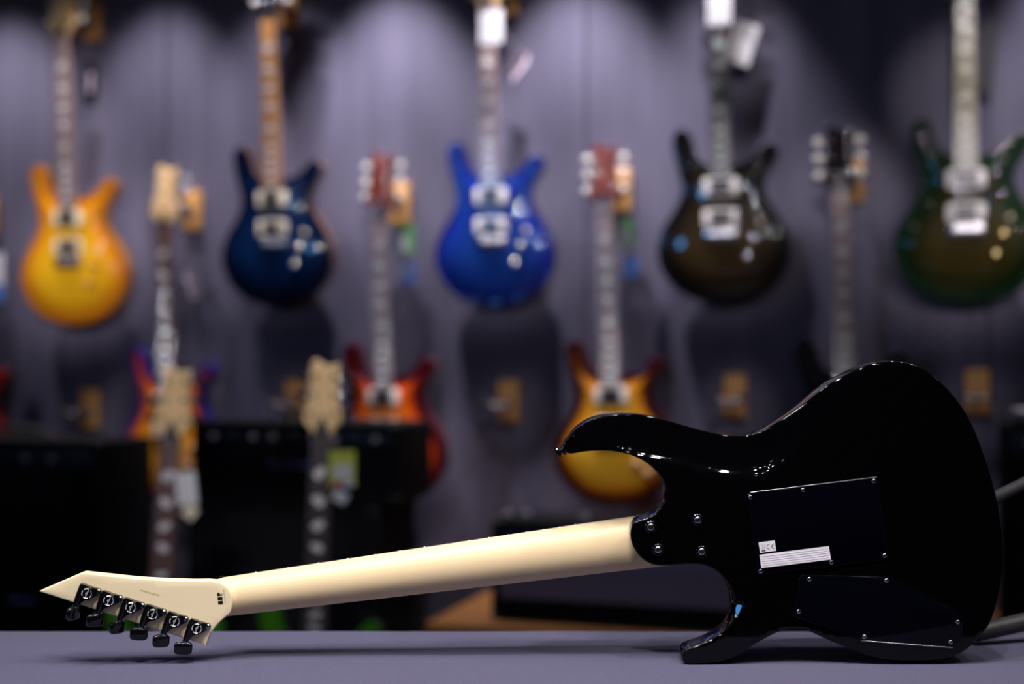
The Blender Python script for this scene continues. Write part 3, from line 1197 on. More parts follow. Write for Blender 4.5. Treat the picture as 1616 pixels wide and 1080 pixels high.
def b_neck():
    bm = bmesh.new()
    rings = []
    for z, hw in ((0.335, 0.0275), (0.5, 0.0262), (0.65, 0.0238), (NUT, 0.0215)):
        ring = []
        for k in range(13):
            t = math.pi * k / 12
            ring.append(bm.verts.new((hw * math.cos(t), -0.052 + 0.019 * math.sin(t), z)))
        rings.append(ring)
    for a, b in zip(rings[:-1], rings[1:]):
        for k in range(12):
            bm.faces.new((a[k], a[k + 1], b[k + 1], b[k]))
        bm.faces.new((a[12], a[0], b[0], b[12]))
    bm.faces.new(rings[0])
    bm.faces.new(rings[-1])
    return finish('neck', bm, DUM)


def b_board():
    bm = bmesh.new()
    prism(bm, [(-0.0285, 0.329), (0.0285, 0.329), (0.0215, NUT), (-0.0215, NUT)], -0.0585, -0.052, 0.001)
    return finish('fingerboard', bm, DUM)


def fz(n):
    return NUT - SCALE * (1 - 2 ** (-n / 12))


def b_fret(n):
    def f():
        bm = bmesh.new()
        z = fz(n)
        hw = 0.0215 + (NUT - z) / 0.476 * 0.0068
        abox(bm, (0, -0.0588, z), (hw * 2, 0.0016, 0.0024), 0.0004, 1)
        return finish('fret', bm, DUM, None, False)
    return f


def b_nut():
    bm = bmesh.new()
    abox(bm, (0, -0.0592, NUT + 0.002), (0.043, 0.006, 0.005), 0.0006, 1)
    return finish('nut', bm, DUM, None, False)


def b_inlay(i, n):
    def f():
        bm = bmesh.new()
        z = (fz(n) + fz(n - 1)) / 2
        h = (fz(n - 1) - fz(n)) * 0.44
        wv = 0.0155
        pts = [(-wv, -0.1 * h), (-wv * 0.5, -h * 0.9), (wv * 0.1, -h), (wv * 0.5, -0.5 * h), (wv, 0.3 * h), (wv * 0.7, 0.9 * h), (wv * 0.1, h), (-wv * 0.4, 0.7 * h)]
        if i % 2:
            pts = [(-x, y) for x, y in pts][::-1]
        prism(bm, [(x, z + y) for x, y in pts], -0.0589, -0.0580)
        return finish('inlay', bm, DUM, None, False)
    return f


def b_head():
    P = lap(catmull([(x / 1000, NUT + z / 1000) for x, z in head_out], 0.004), 1)
    return slab('headstock', P, lambda Q: -0.0555 + (Q[:, 1] - NUT) * 0.15, lambda Q: -0.0405 + (Q[:, 1] - NUT) * 0.15, 0.0012, 0.015, [DUM, DUM], None, K=2)


def b_truss():
    bm = bmesh.new()
    P = catmull([(-12, 5), (-13, 14), (-7, 28), (0, 42), (7, 28), (13, 14), (12, 5)], 2.5)
    prism(bm, [(x / 1000, NUT + z / 1000) for x, z in P], lambda x, z: -0.0572 + (z - NUT) * 0.15, lambda x, z: -0.0553 + (z - NUT) * 0.15, 0.0004)
    return finish('truss_rod_cover', bm, DUM)


def ring_outline(w, h, r):
    pts = []
    for cx, cz, a0 in ((w - r, h - r, 0), (-w + r, h - r, 90), (-w + r, -h + r, 180), (w - r, -h + r, 270)):
        for k in range(5):
            t = math.radians(a0 + 90 * k / 4)
            pts.append((cx + r * math.cos(t), cz + r * math.sin(t)))
    return pts


def b_ring(zc):
    def f():
        bm = bmesh.new()
        prism(bm, [(x, zc + z) for x, z in ring_outline(0.0455, 0.0225, 0.009)], -0.0580, -0.0505, 0.0015)
        return finish('pickup_ring', bm, DUM)
    return f


def b_pickup(zc):
    def f():
        bm = bmesh.new()
        for s in (-1, 1):
            abox(bm, (0, -0.0598, zc + s * 0.0092), (0.052, 0.0045, 0.0172), 0.002, 2)
            for k in range(6):
                lathe(bm, [(0.0022, 0), (0.0022, 0.0008), (0, 0.001)], (-0.0245 + 0.0098 * k, -0.062, zc + s * 0.0092), (0, -1, 0), 8, 1)
        return finish('pickup', bm, [DUM, DUM])
    return f


def b_bridge(kind):
    def f():
        bm = bmesh.new()
        if kind == 'tremolo':
            abox(bm, (0, -0.0575, 0.178), (0.084, 0.006, 0.036), 0.002)
            for k in range(6):
                abox(bm, (-0.0263 + 0.0105 * k, -0.0635, 0.176), (0.0088, 0.008, 0.026), 0.0015)
            tube(bm, [(0.036, -0.062, 0.180), (0.040, -0.078, 0.186), (0.047, -0.082, 0.22), (0.052, -0.080, 0.27)], 0.0022, 8)
        else:
            abox(bm, (0, -0.060, 0.172), (0.094, 0.012, 0.017), 0.004)
            for k in range(6):
                abox(bm, (-0.0263 + 0.0105 * k, -0.0655, 0.173), (0.006, 0.006, 0.012), 0.001)
            for s in (-1, 1):
                lathe(bm, [(0.007, 0), (0.007, 0.014), (0.005, 0.016), (0, 0.016)], (s * 0.042, -0.052, 0.172), (0, -1, 0), 14)
        return finish('bridge', bm, DUM)
    return f


def b_string(k):
    def g():
        bm = bmesh.new()
        f = (k - 2.5) / 5
        tube(bm, [(f * 0.052, -0.0672, 0.176), (f * 0.035, -0.0625, NUT), (f * 0.050, -0.058, NUT + 0.055)], 0.00045, 4)
        return finish('string', bm, DUM)
    return g


def b_knob(x, z):
    def f():
        bm = bmesh.new()
        lathe(bm, [(0.0125, 0), (0.0118, 0.009), (0.0112, 0.012), (0.0095, 0.0155), (0.006, 0.018), (0.003, 0.0188), (0, 0.019)], (x, -0.050, z), (0, -1, 0), 22)
        return finish('control_knob', bm, DUM)
    return f


def b_switch(x, z):
    def f():
        bm = bmesh.new()
        lathe(bm, [(0.006, 0), (0.006, 0.004), (0.002, 0.006), (0.0016, 0.016), (0.0035, 0.02), (0.003, 0.026), (0, 0.0275)], (x, -0.050, z), (0.1, -1, 0.2), 14)
        return finish('selector_switch', bm, DUM)
    return f


def b_peg(s, k):
    z = NUT + 0.046 + k * 0.042
    y = -0.052 + (z - NUT) * 0.15

    def f():
        bm = bmesh.new()
        lathe(bm, [(0.0055, 0), (0.0052, 0.003), (0.0036, 0.004), (0.0034, 0.014), (0.0022, 0.015), (0, 0.015)], (s * (0.021 + (0.006 if k == 0 else 0)), y - 0.001, z), (0, -1, 0), 14)
        tube(bm, [(s * 0.026, y + 0.016, z), (s * 0.044, y + 0.016, z)], 0.0022, 8)
        return finish('tuning_machine', bm, DUM)

    def g():
        bm = bmesh.new()
        bmesh.ops.create_uvsphere(bm, u_segments=14, v_segments=10, radius=1)
        for v in bm.verts:
            v.co = Vector((s * 0.051 + v.co.x * 0.012, y + 0.013 + v.co.y * 0.0065, z + v.co.z * 0.0108))
        return finish('button', bm, DUM)
    return f, g


GUITARS = []


def shop_guitar(loc, rot, label, top, back, board, inlay, head, button, ringm='cream_white', pick='pickup_black', bridge='tremolo', bm_='chrome', group=None,
                scale=1.0, knobs=2, neckm='mahogany', knobm='amber_button', pole='chrome', hands=1):
    g = empty('electric_guitar', loc, rot)
    g.scale = (scale,) * 3
    tag(g, label, 'guitar', group)
    cached('body', 'body', b_body, [top, M[back]], g)
    cached('neck', 'neck', b_neck, M[neckm], g)
    cached('board', 'fingerboard', b_board, M[board], g)
    for n in range(1, 25):
        cached('fret%d' % n, 'fret', b_fret(n), M['steel'], g)
    cached('nut', 'nut', b_nut, M['steel'], g)
    for i, n in enumerate((3, 5, 7, 9, 12, 15, 17, 19, 21, 24)):
        cached('inlay%d' % n, 'inlay', b_inlay(i, n), M[inlay], g)
    cached('head', 'headstock', b_head, [M[head], M[neckm]], g)
    cached('truss', 'truss_rod_cover', b_truss, M['pickup_black'], g)
    for i, zc in enumerate((0.300, 0.220)):
        r = cached('ring%d' % i, 'pickup_ring', b_ring(zc), M[ringm], g)
        cached('pick%d' % i, 'pickup', b_pickup(zc), [M[pick], M[pole]], r)
    cached('br' + bridge, 'bridge', b_bridge(bridge), M[bm_], g)
    for i in range(6):
        cached('string%d' % i, 'string', b_string(i), M['steel'], g)
    kp = [(0.083, 0.165), (0.066, 0.118), (0.112, 0.140), (0.095, 0.092)]
    for i in range(knobs):
        cached('knob%d' % i, 'control_knob', b_knob(*kp[i]), M[knobm], g)
    cached('switch', 'selector_switch', b_switch(0.098, 0.205), M['cream'], g)
    for s in (-1, 1):
        for k in range(3):
            f1, g1 = b_peg(s, k)
            h = cached('peg%d%d' % (s, k), 'tuning_machine', f1, M['chrome'], g)
            cached('but%d%d' % (s, k), 'button', g1, M[button], h)
    return g


T = {}
T['amber'] = burst_mat('amber_flame_top', [(0.0, (0.50, 0.13, 0.008)), (0.30, (0.85, 0.30, 0.01)), (0.75, (0.96, 0.48, 0.012)), (1.0, (0.96, 0.52, 0.015))])
T['navy'] = burst_mat('navy_burst_top', [(0.0, (0.002, 0.003, 0.010)), (0.35, (0.002, 0.010, 0.045)), (1.0, (0.003, 0.018, 0.075))])
T['royal'] = burst_mat('royal_blue_top', [(0.0, (0.008, 0.006, 0.16)), (0.35, (0.008, 0.03, 0.27)), (1.0, (0.008, 0.04, 0.24))])
T['charcoal'] = burst_mat('charcoal_gold_top', [(0.0, (0.004, 0.004, 0.006)), (0.35, (0.010, 0.007, 0.005)), (1.0, (0.045, 0.028, 0.010))])
T['green'] = burst_mat('green_gold_top', [(0.0, (0.004, 0.03, 0.014)), (0.35, (0.008, 0.026, 0.006)), (0.7, (0.03, 0.028, 0.005)), (1.0, (0.05, 0.036, 0.006))])
T['sunset'] = burst_mat('blue_orange_burst_top', [(0.0, (0.02, 0.012, 0.20)), (0.16, (0.10, 0.015, 0.10)), (0.30, (0.50, 0.06, 0.01)), (0.7, (0.80, 0.28, 0.01)), (1.0, (0.85, 0.36, 0.02))])
T['cherry'] = burst_mat('cherry_burst_top', [(0.0, (0.05, 0.002, 0.007)), (0.25, (0.10, 0.004, 0.008)), (0.40, (0.72, 0.07, 0.005)), (0.6, (0.85, 0.15, 0.006)), (1.0, (0.85, 0.24, 0.010))])
T['tobacco'] = burst_mat('tobacco_burst_top', [(0.0, (0.03, 0.004, 0.006)), (0.24, (0.07, 0.007, 0.008)), (0.40, (0.70, 0.24, 0.012)), (0.75, (0.88, 0.45, 0.03)), (1.0, (0.90, 0.48, 0.035))])
T['black'] = burst_mat('black_top', [(0.0, (0.004, 0.004, 0.005)), (1.0, (0.008, 0.007, 0.008))], flame=0.0)
T['orange'] = burst_mat('orange_top', [(0.0, (0.50, 0.16, 0.02)), (1.0, (0.8, 0.36, 0.04))])
T['red'] = burst_mat('bright_red_top', [(0.0, (0.42, 0.012, 0.008)), (1.0, (0.70, 0.05, 0.01))])
T['leaf'] = burst_mat('leaf_green_top', [(0.0, (0.02, 0.14, 0.01)), (0.5, (0.10, 0.30, 0.015)), (1.0, (0.3, 0.45, 0.03))])


def wall_guitar(px, bot, nut, *a, roll=0.0, tilt=2.5, off=0.05, **k):
    p = wall_px(px, bot, off + 0.05)
    p0 = p - NX * 0.05
    # uniform size so that the nut is where it is seen
    zt = math.radians(tilt)
    p1y = p.y - math.cos(ANG) * NUT * math.sin(zt)
    want = (bot - nut) / FPX
    # solve: (CAMZ - z)/y relation
    ztop = CAMZ - (nut - 540) / FPX * p1y
    s = (ztop - p.z) / (NUT * math.cos(zt))
    g = shop_guitar(p0, (zt, math.radians(roll), -ANG), *a, scale=s, **k)
    GUITARS.append((g, s))
    return g, p0, s


UP = 'guitars hanging in the upper row'
LO = 'guitars hanging in the lower row'
wall_guitar(114, 513, 56, 'amber yellow flame-top electric guitar hanging at the far left of the upper row', T['amber'], 'back_amber', 'rosewood_pale', 'pearl', 'natural_head', 'pearl_button',
            ringm='cream', group=UP, knobs=2, neckm='back_amber', knobm='back_amber', roll=-0.3)
wall_guitar(434, 483, 26, 'navy blue electric guitar with orange maple fingerboard, hanging second in the upper row', T['navy'], 'mahogany', 'maple_board', 'pearl', 'black_head', 'pearl_button',
            ringm='cream', group=UP, neckm='maple_board', knobm='chrome')
wall_guitar(778, 483, 12, 'bright royal blue electric guitar hanging in the middle of the upper row', T['royal'], 'back_blue', 'rosewood_pale', 'pearl', 'natural_head', 'pearl_button',
            group=UP, neckm='mahogany', knobm='chrome', roll=-0.3)
wall_guitar(1140, 479, -22, 'charcoal black and gold electric guitar hanging right of the blue one', T['charcoal'], 'back_black', 'ebony', 'abalone', 'black_head', 'pearl_button',
            group=UP, neckm='mahogany', knobm='chrome', pick='pickup_black', roll=-0.3)
wall_guitar(1526, 480, -57, 'dark green and gold electric guitar hanging at the far right of the upper row', T['green'], 'back_green', 'gold_board', 'pearl_gold', 'black_head', 'pearl_button',
            group=UP, neckm='mahogany', knobm='gold', roll=-0.4)
wall_guitar(268, 795, 352, 'blue-edged orange sunburst electric guitar with pale natural headstock, hanging lower left', T['sunset'], 'back_blue', 'rosewood', 'pearl', 'natural_head', 'chrome',
            group=LO, neckm='mahogany', roll=0.3)
wall_guitar(609, 797, 335, 'cherry red sunburst electric guitar with red headstock, hanging behind the amplifier head', T['cherry'], 'back_cherry', 'rosewood_pale', 'pearl', 'red_head', 'pearl_button',
            group=LO, neckm='mahogany', knobs=4, knobm='amber_button', bridge='stopbar', roll=-0.2, ringm='cream_white')
wall_guitar(971, 799, 324, 'yellow tobacco sunburst electric guitar with red headstock, hanging behind the black guitar horn', T['tobacco'], 'back_cherry', 'rosewood_pale', 'pearl', 'red_head', 'pearl_button',
            group=LO, neckm='mahogany', knobs=4, knobm='amber_button', bridge='stopbar', roll=-1.6)
wall_guitar(1344, 815, 302, 'black electric guitar with black headstock, hanging lower right behind the black guitar body', T['black'], 'back_black', 'rosewood_pale', 'pearl', 'black_head', 'pearl_button',
            group=LO, neckm='mahogany', roll=-1.8)
wall_guitar(-56, 800, 364, 'red electric guitar cut off by the left edge of the lower row', T['red'], 'back_cherry', 'rosewood', 'pearl', 'red_head', 'pearl_button', group=LO)


# ------------------------------------------------------------------ wall hangers
def hanger(px, py, label, group, empty_one=True, arm=0.085):
    p = wall_px(px, py, 0.012)
    h = empty('wall_hanger', wall_pt((p - W0).dot(UX), 0.0, p.z), (0, 0, -ANG))
    tag(h, label, 'hanger', group)
    bm = bmesh.new()
    abox(bm, (0, -0.0125, 0), (0.058, 0.023, 0.118), 0.005, 3)
    finish('block', bm, M['block_wood'], h)
    bm = bmesh.new()
    lathe(bm, [(0.014, 0), (0.014, 0.004), (0.010, 0.006), (0.006, 0.007), (0.006, arm - 0.02)], (0, -0.022, -0.012), (0, -1, 0.05), 16)
    y = -arm
    tube(bm, [(-0.034, y - 0.038, 0.004), (-0.034, y - 0.02, -0.006), (-0.030, y, -0.010), (0, y + 0.004, -0.012), (0.030, y, -0.010), (0.034, y - 0.02, -0.006), (0.034, y - 0.038, 0.004)], 0.0065, 10)
    finish('yoke', bm, M['yoke_metal'], h)
    for s in (-1, 1):
        bm = bmesh.new()
        lathe(bm, [(0.006, 0), (0.0085, 0.004), (0.0085, 0.012), (0.005, 0.016), (0, 0.017)], (s * 0.034, y - 0.034, 0.002), (0, -1, 0.25), 12)
        finish('end_cap', bm, M['rubber'], h)
    return h


EH = 'empty wall hangers'
hanger(143, 646, 'empty wooden guitar hanger on the wall above the left amplifier', EH)
hanger(466, 632, 'empty wooden guitar hanger on the wall above the amplifier head', EH)
hanger(803, 633, 'empty wooden guitar hanger on the wall between cherry and yellow sunburst guitars', EH)
hanger(1160, 626, 'empty wooden guitar hanger on the wall right of the yellow sunburst guitar', EH)
hanger(1542, 620, 'empty wooden guitar hanger on the wall under the dark green guitar', EH)
UH = 'hangers holding guitars'
for px, py, lb in ((-16, 341, 'wooden hanger at the left edge, holding the red guitar'), (146, 34, 'wooden hanger holding the amber yellow guitar'), (455, 12, 'wooden hanger holding the navy blue guitar'), (801, -8, 'wooden hanger holding the royal blue guitar'),
                   (304, 332, 'wooden hanger holding the guitar with the natural headstock'), (632, 322, 'wooden hanger holding the cherry red sunburst guitar'),
                   (979, 300, 'wooden hanger holding the yellow tobacco sunburst guitar'), (1346, 283, 'wooden hanger holding the black guitar of the lower row')):
    hanger(px, py, lb, UH, False, 0.07)


# ------------------------------------------------------------------ amplifiers and bench (parallel to the wall)
def wbox_at(px0, px1, pyt, pyb, off_front, depth):
    """box parallel to the wall whose front face spans the pixels; returns centre of its base, width, height"""
    a = wall_px(px0, pyb, off_front)
    b = wall_px(px1, pyb, off_front)
    m_ = (a + b) / 2
    zt = CAMZ - (pyt - 540) / FPX * m_.y
    zb = CAMZ - (pyb - 540) / FPX * m_.y
    base = m_ - NX * (depth / 2)
    base.z = zb
    return base, (b - a).dot(UX), zt - zb


BENCH_Z = 0.412
pb0 = wall_px(668, 500, 0.6)
pb1 = wall_px(1800, 500, 0.6)
mid = (pb0 + pb1) / 2 - NX * 0.30
mid.z = 0
bw = (pb1 - pb0).dot(UX)
bench = empty('display_bench', mid, (0, 0, -ANG))
tag(bench, 'low brown wooden bench along the wall under the amplifiers', 'bench')
bm = bmesh.new()
abox(bm, (0, 0, BENCH_Z - 0.02), (bw, 0.58, 0.04), 0.004)
finish('bench_top', bm, M['bench_wood'], bench)
for s in (-0.48, -0.16, 0.16, 0.48):
    bm = bmesh.new()
    abox(bm, (s * bw, 0, (BENCH_Z - 0.04) / 2), (0.04, 0.54, BENCH_Z - 0.04), 0.003)
    finish('side_panel', bm, M['bench_wood'], bench)


def amp(base, wd, ht, dp, name, label, cat, grille='grille', panel=True, logo=None, knobs=6, handle=True, corner=True, panel_h=0.06, group=None, kicker=0.0):
    base = base.copy()
    a = empty(name, base, (0, 0, -ANG))
    tag(a, label, cat, group)
    bm = bmesh.new()
    t = 0.018
    yf = -dp / 2
    abox(bm, (0, 0.008, ht / 2), (wd, dp - 0.016, ht), 0.008, 3)
    # raised frame
    for x in (-wd / 2 + t / 2, wd / 2 - t / 2):
        abox(bm, (x, yf + 0.012, ht / 2), (t, 0.024, ht), 0.004)
    for z in (t / 2, ht - t / 2):
        abox(bm, (0, yf + 0.012, z), (wd, 0.024, t), 0.004)
    finish('cabinet', bm, M['tolex'], a)
    z0 = t + kicker
    z1 = ht - t - (panel_h if panel else 0)
    bm = bmesh.new()
    abox(bm, (0, yf + 0.011, (z0 + z1) / 2), (wd - 2 * t, 0.012, z1 - z0), 0.002)
    finish('grille_cloth', bm, M[grille], a)
    if panel:
        bm = bmesh.new()
        abox(bm, (0, yf + 0.010, ht - t - panel_h / 2), (wd - 2 * t, 0.010, panel_h - 0.004), 0.002)
        pn = finish('control_panel', bm, M['panel'], a)
        for k in range(knobs):
            bm = bmesh.new()
            x = -wd / 2 + 0.06 + (wd - 0.12) * k / max(1, knobs - 1)
            lathe(bm, [(0.010, 0), (0.009, 0.010), (0.007, 0.012), (0, 0.012)], (x, yf + 0.006, ht - t - panel_h / 2), (0, -1, 0), 14)
            finish('knob', bm, M['knob_grey'] if k % 3 != 1 else M['rubber'], pn)
    if handle:
        bm = bmesh.new()
        tube(bm, [(-0.10, 0, ht), (-0.085, 0, ht + 0.018), (0, 0, ht + 0.024), (0.085, 0, ht + 0.018), (0.10, 0, ht)], 0.008, 10)
        finish('handle', bm, M['rubber'], a)
        for s in (-1, 1):
            bm = bmesh.new()
            abox(bm, (s * 0.105, 0, ht + 0.004), (0.03, 0.026, 0.010), 0.003)
            finish('handle_mount', bm, M['chrome'], a)
    if corner:
        for sx in (-1, 1):
            for sz in (0, 1):
                bm = bmesh.new()
                abox(bm, (sx * (wd / 2 - 0.013), yf + 0.014, ht * sz + (0.013 if sz == 0 else -0.013)), (0.03, 0.03, 0.03), 0.009, 3)
                finish('corner_cap', bm, M['rubber'], a)
    for sx in (-1, 1):
        for sy in (-1, 1):
            bm = bmesh.new()
            lathe(bm, [(0.012, 0), (0.012, 0.006)], (sx * (wd / 2 - 0.04), sy * (dp / 2 - 0.04), -0.006), (0, 0, 1), 12)
            finish('rubber_foot', bm, M['rubber'], a)
    return a


# left combo
base, wd, ht = wbox_at(-190, 156, 694, 1010, 0.55, 0.26)
ht = ht + (base.z - 0.006)
base.z = 0.006
la = amp(base, wd, ht, 0.26, 'combo_amplifier', 'black combo amplifier at the left edge, under the empty hanger', 'amplifier', knobs=8)
bm = bmesh.new()
for k in range(5):
    abox(bm, (0.075 + 0.016 * k, -0.1265, 0.39), (0.010, 0.003, 0.016 if k else 0.022), 0.001)
o = finish('badge', bm, M['logo_blue'], la)
tag(o, 'small dim blue-grey badge low on the front')

# cabinet and head
base, wd, ht = wbox_at(296, 594, 795, 985, 0.50, 0.27)
ht = ht + (base.z - 0.006)
base.z = 0.006
cabn = amp(base, wd, ht, 0.27, 'speaker_cabinet', 'black speaker cabinet standing under the amplifier head', 'speaker', panel=False, handle=False)
zt = base.z + ht + 0.006
base2, wd2, ht2 = wbox_at(304, 628, 664, 795, 0.49, 0.24)
base2.z = zt + 0.001
hd = amp(base2, wd2, CAMZ - (664 - 540) / FPX * base2.y - zt, 0.24, 'amplifier_head', 'black amplifier head with dim blue lettering, on the speaker cabinet behind the stand guitars', 'amplifier', knobs=9, panel_h=0.045)
bm = bmesh.new()
hh = CAMZ - (664 - 540) / FPX * base2.y - zt
xx = -0.07
for k, (wv, hv) in enumerate(((0.014, 0.030), (0.011, 0.016), (0.010, 0.016), (0.012, 0.016), (0.010, 0.026), (0.011, 0.016), (0.005, 0.026), (0.005, 0.026))):
    tube(bm, [(xx, -0.118, hh * 0.42), (xx + wv * 0.3, -0.118, hh * 0.42 + hv), (xx + wv, -0.118, hh * 0.42 + 0.002)], 0.0022, 6)
    xx += wv + 0.005
o = finish('script_badge', bm, M['logo_blue'], hd)
tag(o, 'dim blue-grey script lettering on the front')

# low amplifier with grey grille
base, wd, ht = wbox_at(775, 1330, 832, 973, 0.50, 0.22)
ht = ht + (base.z - BENCH_Z - 0.006)
base.z = BENCH_Z + 0.006
lw = amp(base, wd, ht, 0.22, 'combo_amplifier', 'wide low amplifier with grey grille, behind the maple neck', 'amplifier', grille='grille_grey', knobs=0, panel_h=0.05, handle=False, kicker=0.03)
for px in (800, 830, 922):
    p = wall_px(px, 820, 0.44)
    u = (p - base).dot(UX)
    bm = bmesh.new()
    lathe(bm, [(0.011, 0), (0.010, 0.012), (0.007, 0.015), (0, 0.015)], (u, -0.04, ht), (0, 0, 1), 16)
    finish('knob', bm, M['knob_grey'], lw)
# right amplifier
base, wd, ht = wbox_at(1580, 1960, 668, 985, 0.42, 0.26)
ht = ht + (base.z - BENCH_Z - 0.006)
base.z = BENCH_Z + 0.006
ra = amp(base, wd, ht, 0.26, 'combo_amplifier', 'black combo amplifier cut off by the right edge', 'amplifier', handle=False)
bm = bmesh.new()
abox(bm, (-wd / 2 + 0.05, 0, ht + 0.012), (0.05, 0.05, 0.024), 0.008, 3)
finish('top_dial', bm, M['knob_grey'], ra)


# ------------------------------------------------------------------ two guitars on floor stands
def stand_guitar(px_nut, py_nut, px_low, d, s, *a, **k):
    """front-facing guitar on a floor stand; nut seen at the pixel, at distance d"""
    lean = math.radians(-7)
    nutp = Vector(((px_nut - 808) / FPX * d, d, CAMZ - (py_nut - 540) / FPX * d))
    roll = math.atan2(px_nut - px_low, 300) * 0.9
    R = Matrix.Rotation(roll, 4, 'Y') @ Matrix.Rotation(lean, 4, 'X')
    org = nutp - (R @ Vector((0, -0.055, NUT * s)))
    g = shop_guitar(org, (0, 0, 0), *a, scale=s, **k)
    g.rotation_euler = R.to_euler()
    return g, org, R


SG = 'guitars on floor stands'
ga, oa, Ra = stand_guitar(269, 692, 257, 3.22, 1.0, 'green electric guitar with natural headstock and brown neck, on the left floor stand', T['leaf'], 'back_green', 'rosewood', 'pearl', 'natural_head', 'rubber', group=SG, neckm='mahogany')
gb, ob, Rb = stand_guitar(507, 686, 501, 3.12, 1.0, 'green electric guitar with natural headstock and dark neck, on the right floor stand', T['leaf'], 'back_green', 'ebony', 'pearl', 'natural_head', 'rubber', group=SG, neckm='mahogany_dark')


def floor_stand(org, label):
    f = empty('floor_stand', (org.x, org.y, 0))
    tag(f, label, 'stand', 'floor stands')
    zc = org.z
    bm = bmesh.new()
    tube(bm, [(0, 0.20, 0.02), (0, 0.13, 0.45)], 0.011, 12)
    finish('post', bm, M['rubber'], f)
    bm = bmesh.new()
    tube(bm, [(-0.10, -0.075, zc + 0.03), (-0.10, -0.07, zc - 0.016), (-0.06, 0.02, zc - 0.018), (0, 0.17, zc - 0.002), (0.06, 0.02, zc - 0.018), (0.10, -0.07, zc - 0.016), (0.10, -0.075, zc + 0.03)], 0.008, 10)
    finish('cradle', bm, M['rubber'], f)
    for k, (x, y) in enumerate(((-0.2, 0.02), (0.2, 0.02), (0, 0.36))):
        bm = bmesh.new()
        tube(bm, [(0, 0.18, 0.09), (x, y, 0.012)], 0.009, 10)
        finish('leg', bm, M['rubber'], f)


floor_stand(oa, 'black folding floor stand under the left green guitar')
floor_stand(ob, 'black folding floor stand under the right green guitar')


# ------------------------------------------------------------------ tags
def card(pt, w_, h_, rz, roll, label, name, layers, string_to=None, group='price tags', tiltx=0.0, hole=True, curl=0.0):
    """layers: [(x0,x1,z0,z1,material)] in unit card coordinates over a base material"""
    o_ = empty(name, pt, (tiltx, roll, rz))
    tag(o_, label, 'tag', group)
    bm = bmesh.new()
    nseg = 8
    rows = []
    for sgn in (-1, 1):
        rr = []
        for i in range(nseg + 1):
            x = -w_ / 2 + w_ * i / nseg
            yb = curl * math.sin(i / nseg * math.pi * 1.5) + sgn * 0.0004
            rr.append((bm.verts.new((x, yb, -h_ / 2)), bm.verts.new((x, yb, h_ / 2))))
        rows.append(rr)
    for rr in rows:
        for i in range(nseg):
            bm.faces.new((rr[i][0], rr[i + 1][0], rr[i + 1][1], rr[i][1]))
    for i in range(nseg):
        for q in (0, 1):
            bm.faces.new((rows[0][i][q], rows[0][i + 1][q], rows[1][i + 1][q], rows[1][i][q]))
    for i in (0, nseg):
        bm.faces.new((rows[0][i][0], rows[0][i][1], rows[1][i][1], rows[1][i][0]))
    finish('card', bm, M[layers[0]], o_)
    for (a0, a1, b0, b1, mm) in layers[1:]:
        bm = bmesh.new()
        abox(bm, ((a0 + a1 - 1) * w_ / 2, -0.0008 - curl, (b0 + b1 - 1) * h_ / 2), ((a1 - a0) * w_, 0.0006, (b1 - b0) * h_))
        finish('print', bm, M[mm], o_, False)
    if string_to is not None:
        bpy.context.view_layer.update()
        inv = o_.matrix_world.inverted()
        a = Vector((0, 0, h_ / 2 - 0.003))
        b = inv @ Vector(string_to)
        m_ = (a + b) / 2 + Vector((0.004, 0, -0.004))
        bm = bmesh.new()
        tube(bm, [a, m_, b], 0.0008, 5)
        finish('string', bm, M['thread'], o_)
    return o_


def tp(px, py, off):
    return wall_px(px, py, off)


G = 'price tags'
card(tp(775, 42, 0.185), 0.064, 0.088, -ANG, 0.0, 'blank white card on the neck of the royal blue guitar', 'price_tag', ['card_white'], tp(775, -5, 0.155))
card(tp(819, 105, 0.085), 0.055, 0.075, -ANG - 0.5, 0.9, 'crumpled pinkish paper tag beside the royal blue guitar neck', 'paper_tag', ['card_pink'], tp(795, 50, 0.12), curl=0.012)
card(tp(1135, 14, 0.185), 0.060, 0.078, -ANG, 0.0, 'blank white card on the neck of the charcoal guitar', 'price_tag', ['card_white'], tp(1136, -20, 0.155))
card(tp(1172, 68, 0.075), 0.062, 0.108, -ANG + 0.35, 0.30, 'tilted pale grey tag hanging beside the charcoal guitar neck', 'price_tag', ['card_white'], tp(1158, 0, 0.09))
card(tp(143, 132, 0.09), 0.048, 0.128, -ANG, 0.05, 'black tag with pale vertical print beside the amber guitar neck', 'hang_tag', ['card_black', (0.36, 0.60, 0.3, 0.75, 'card_pink')], tp(128, 50, 0.12))
card(tp(1558, 90, 0.06), 0.036, 0.17, -ANG, 0.06, 'plain black card for a dark shape beside the green guitar neck', 'hang_tag', ['card_black'], tp(1540, -10, 0.1))  # dark shape built as a plain black card on a string
card(tp(306, 447, 0.08), 0.055, 0.085, -ANG - 0.3, -0.45, 'crumpled pinkish tag below the natural headstock', 'paper_tag', ['card_pink'], tp(285, 365, 0.11), curl=0.01)
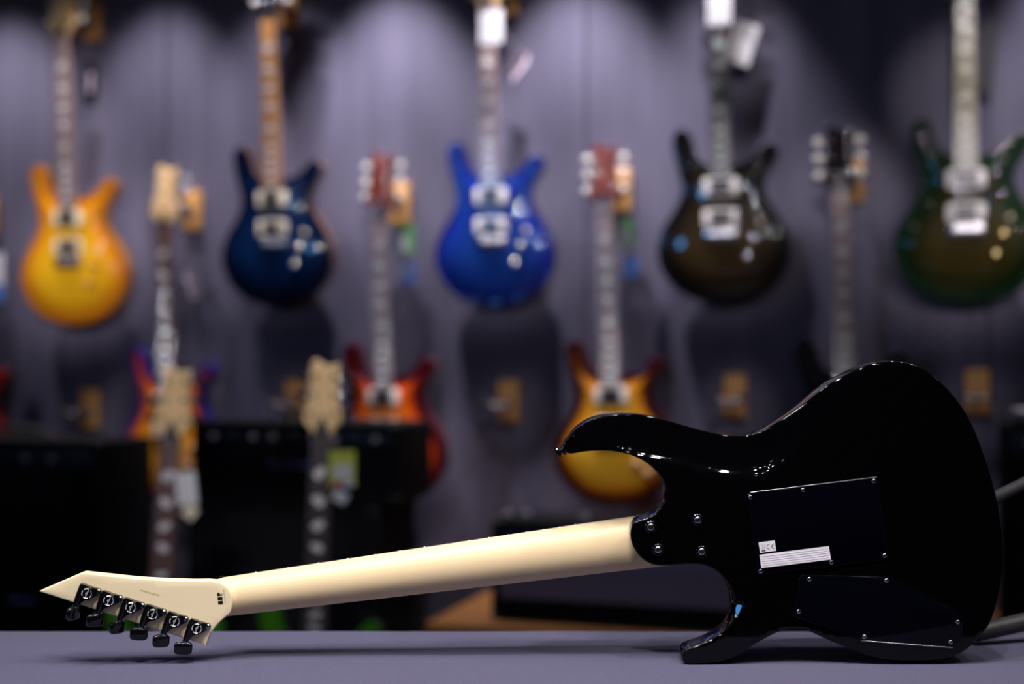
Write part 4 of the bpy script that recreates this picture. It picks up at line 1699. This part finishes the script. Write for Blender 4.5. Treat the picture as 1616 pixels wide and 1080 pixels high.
card(tp(641, 377, 0.10), 0.052, 0.082, -ANG, 0.0, 'green and white tag beside the cherry guitar neck', 'hang_tag', ['card_green', (0.06, 0.6, 0.08, 0.68, 'card_grey')], tp(628, 325, 0.11))
card(tp(645, 432, 0.075), 0.044, 0.058, -ANG, 0.0, 'pale blue tag beside the cherry guitar neck, under the green tag', 'hang_tag', ['card_blue', (0.05, 0.62, 0.3, 0.95, 'card_pale_blue')], tp(632, 340, 0.11))
card(tp(988, 367, 0.09), 0.044, 0.070, -ANG, 0.0, 'green and white tag beside the yellow sunburst guitar neck', 'hang_tag', ['card_green', (0.1, 0.6, 0.1, 0.7, 'card_grey')], tp(980, 315, 0.11))
card(tp(996, 422, 0.085), 0.036, 0.054, -ANG, 0.05, 'blue tag beside the yellow sunburst guitar neck, under the green tag', 'hang_tag', ['card_blue'], tp(984, 340, 0.11))
card(tp(-6, 438, 0.10), 0.052, 0.15, -ANG, 0.0, 'white and blue tag cut off by the left edge', 'hang_tag', ['card_white', (0, 1, 0, 0.35, 'card_blue')], tp(-40, 330, 0.1))


def fp(px, py, d):
    return Vector(((px - 808) / FPX * d, d, CAMZ - (py - 540) / FPX * d))


card(fp(294, 771, 3.18), 0.045, 0.074, 0.1, -0.09, 'white rounded price tag beside the neck of the left green guitar', 'price_tag', ['card_white'], fp(284, 700, 3.2))
card(fp(300, 808, 3.17), 0.030, 0.030, 0.1, 0.7, 'small cream disc hanging under the white price tag', 'paper_tag', ['cream'], fp(292, 790, 3.18))
card(fp(540, 740, 3.08), 0.057, 0.078, 0.0, 0.0, 'yellow-green tag with grey centre beside the neck of the right green guitar', 'hang_tag',
     ['card_lime', (0.2, 0.85, 0.22, 0.62, 'card_grey'), (0.1, 0.55, 0.0, 0.14, 'card_red'), (0.55, 0.9, 0.0, 0.14, 'card_pale_blue')], fp(520, 690, 3.1))
card(fp(537, 784, 3.07), 0.032, 0.026, 0.0, 0.5, 'small grey paper tag under the yellow-green tag', 'paper_tag', ['card_grey'], fp(530, 765, 3.08))
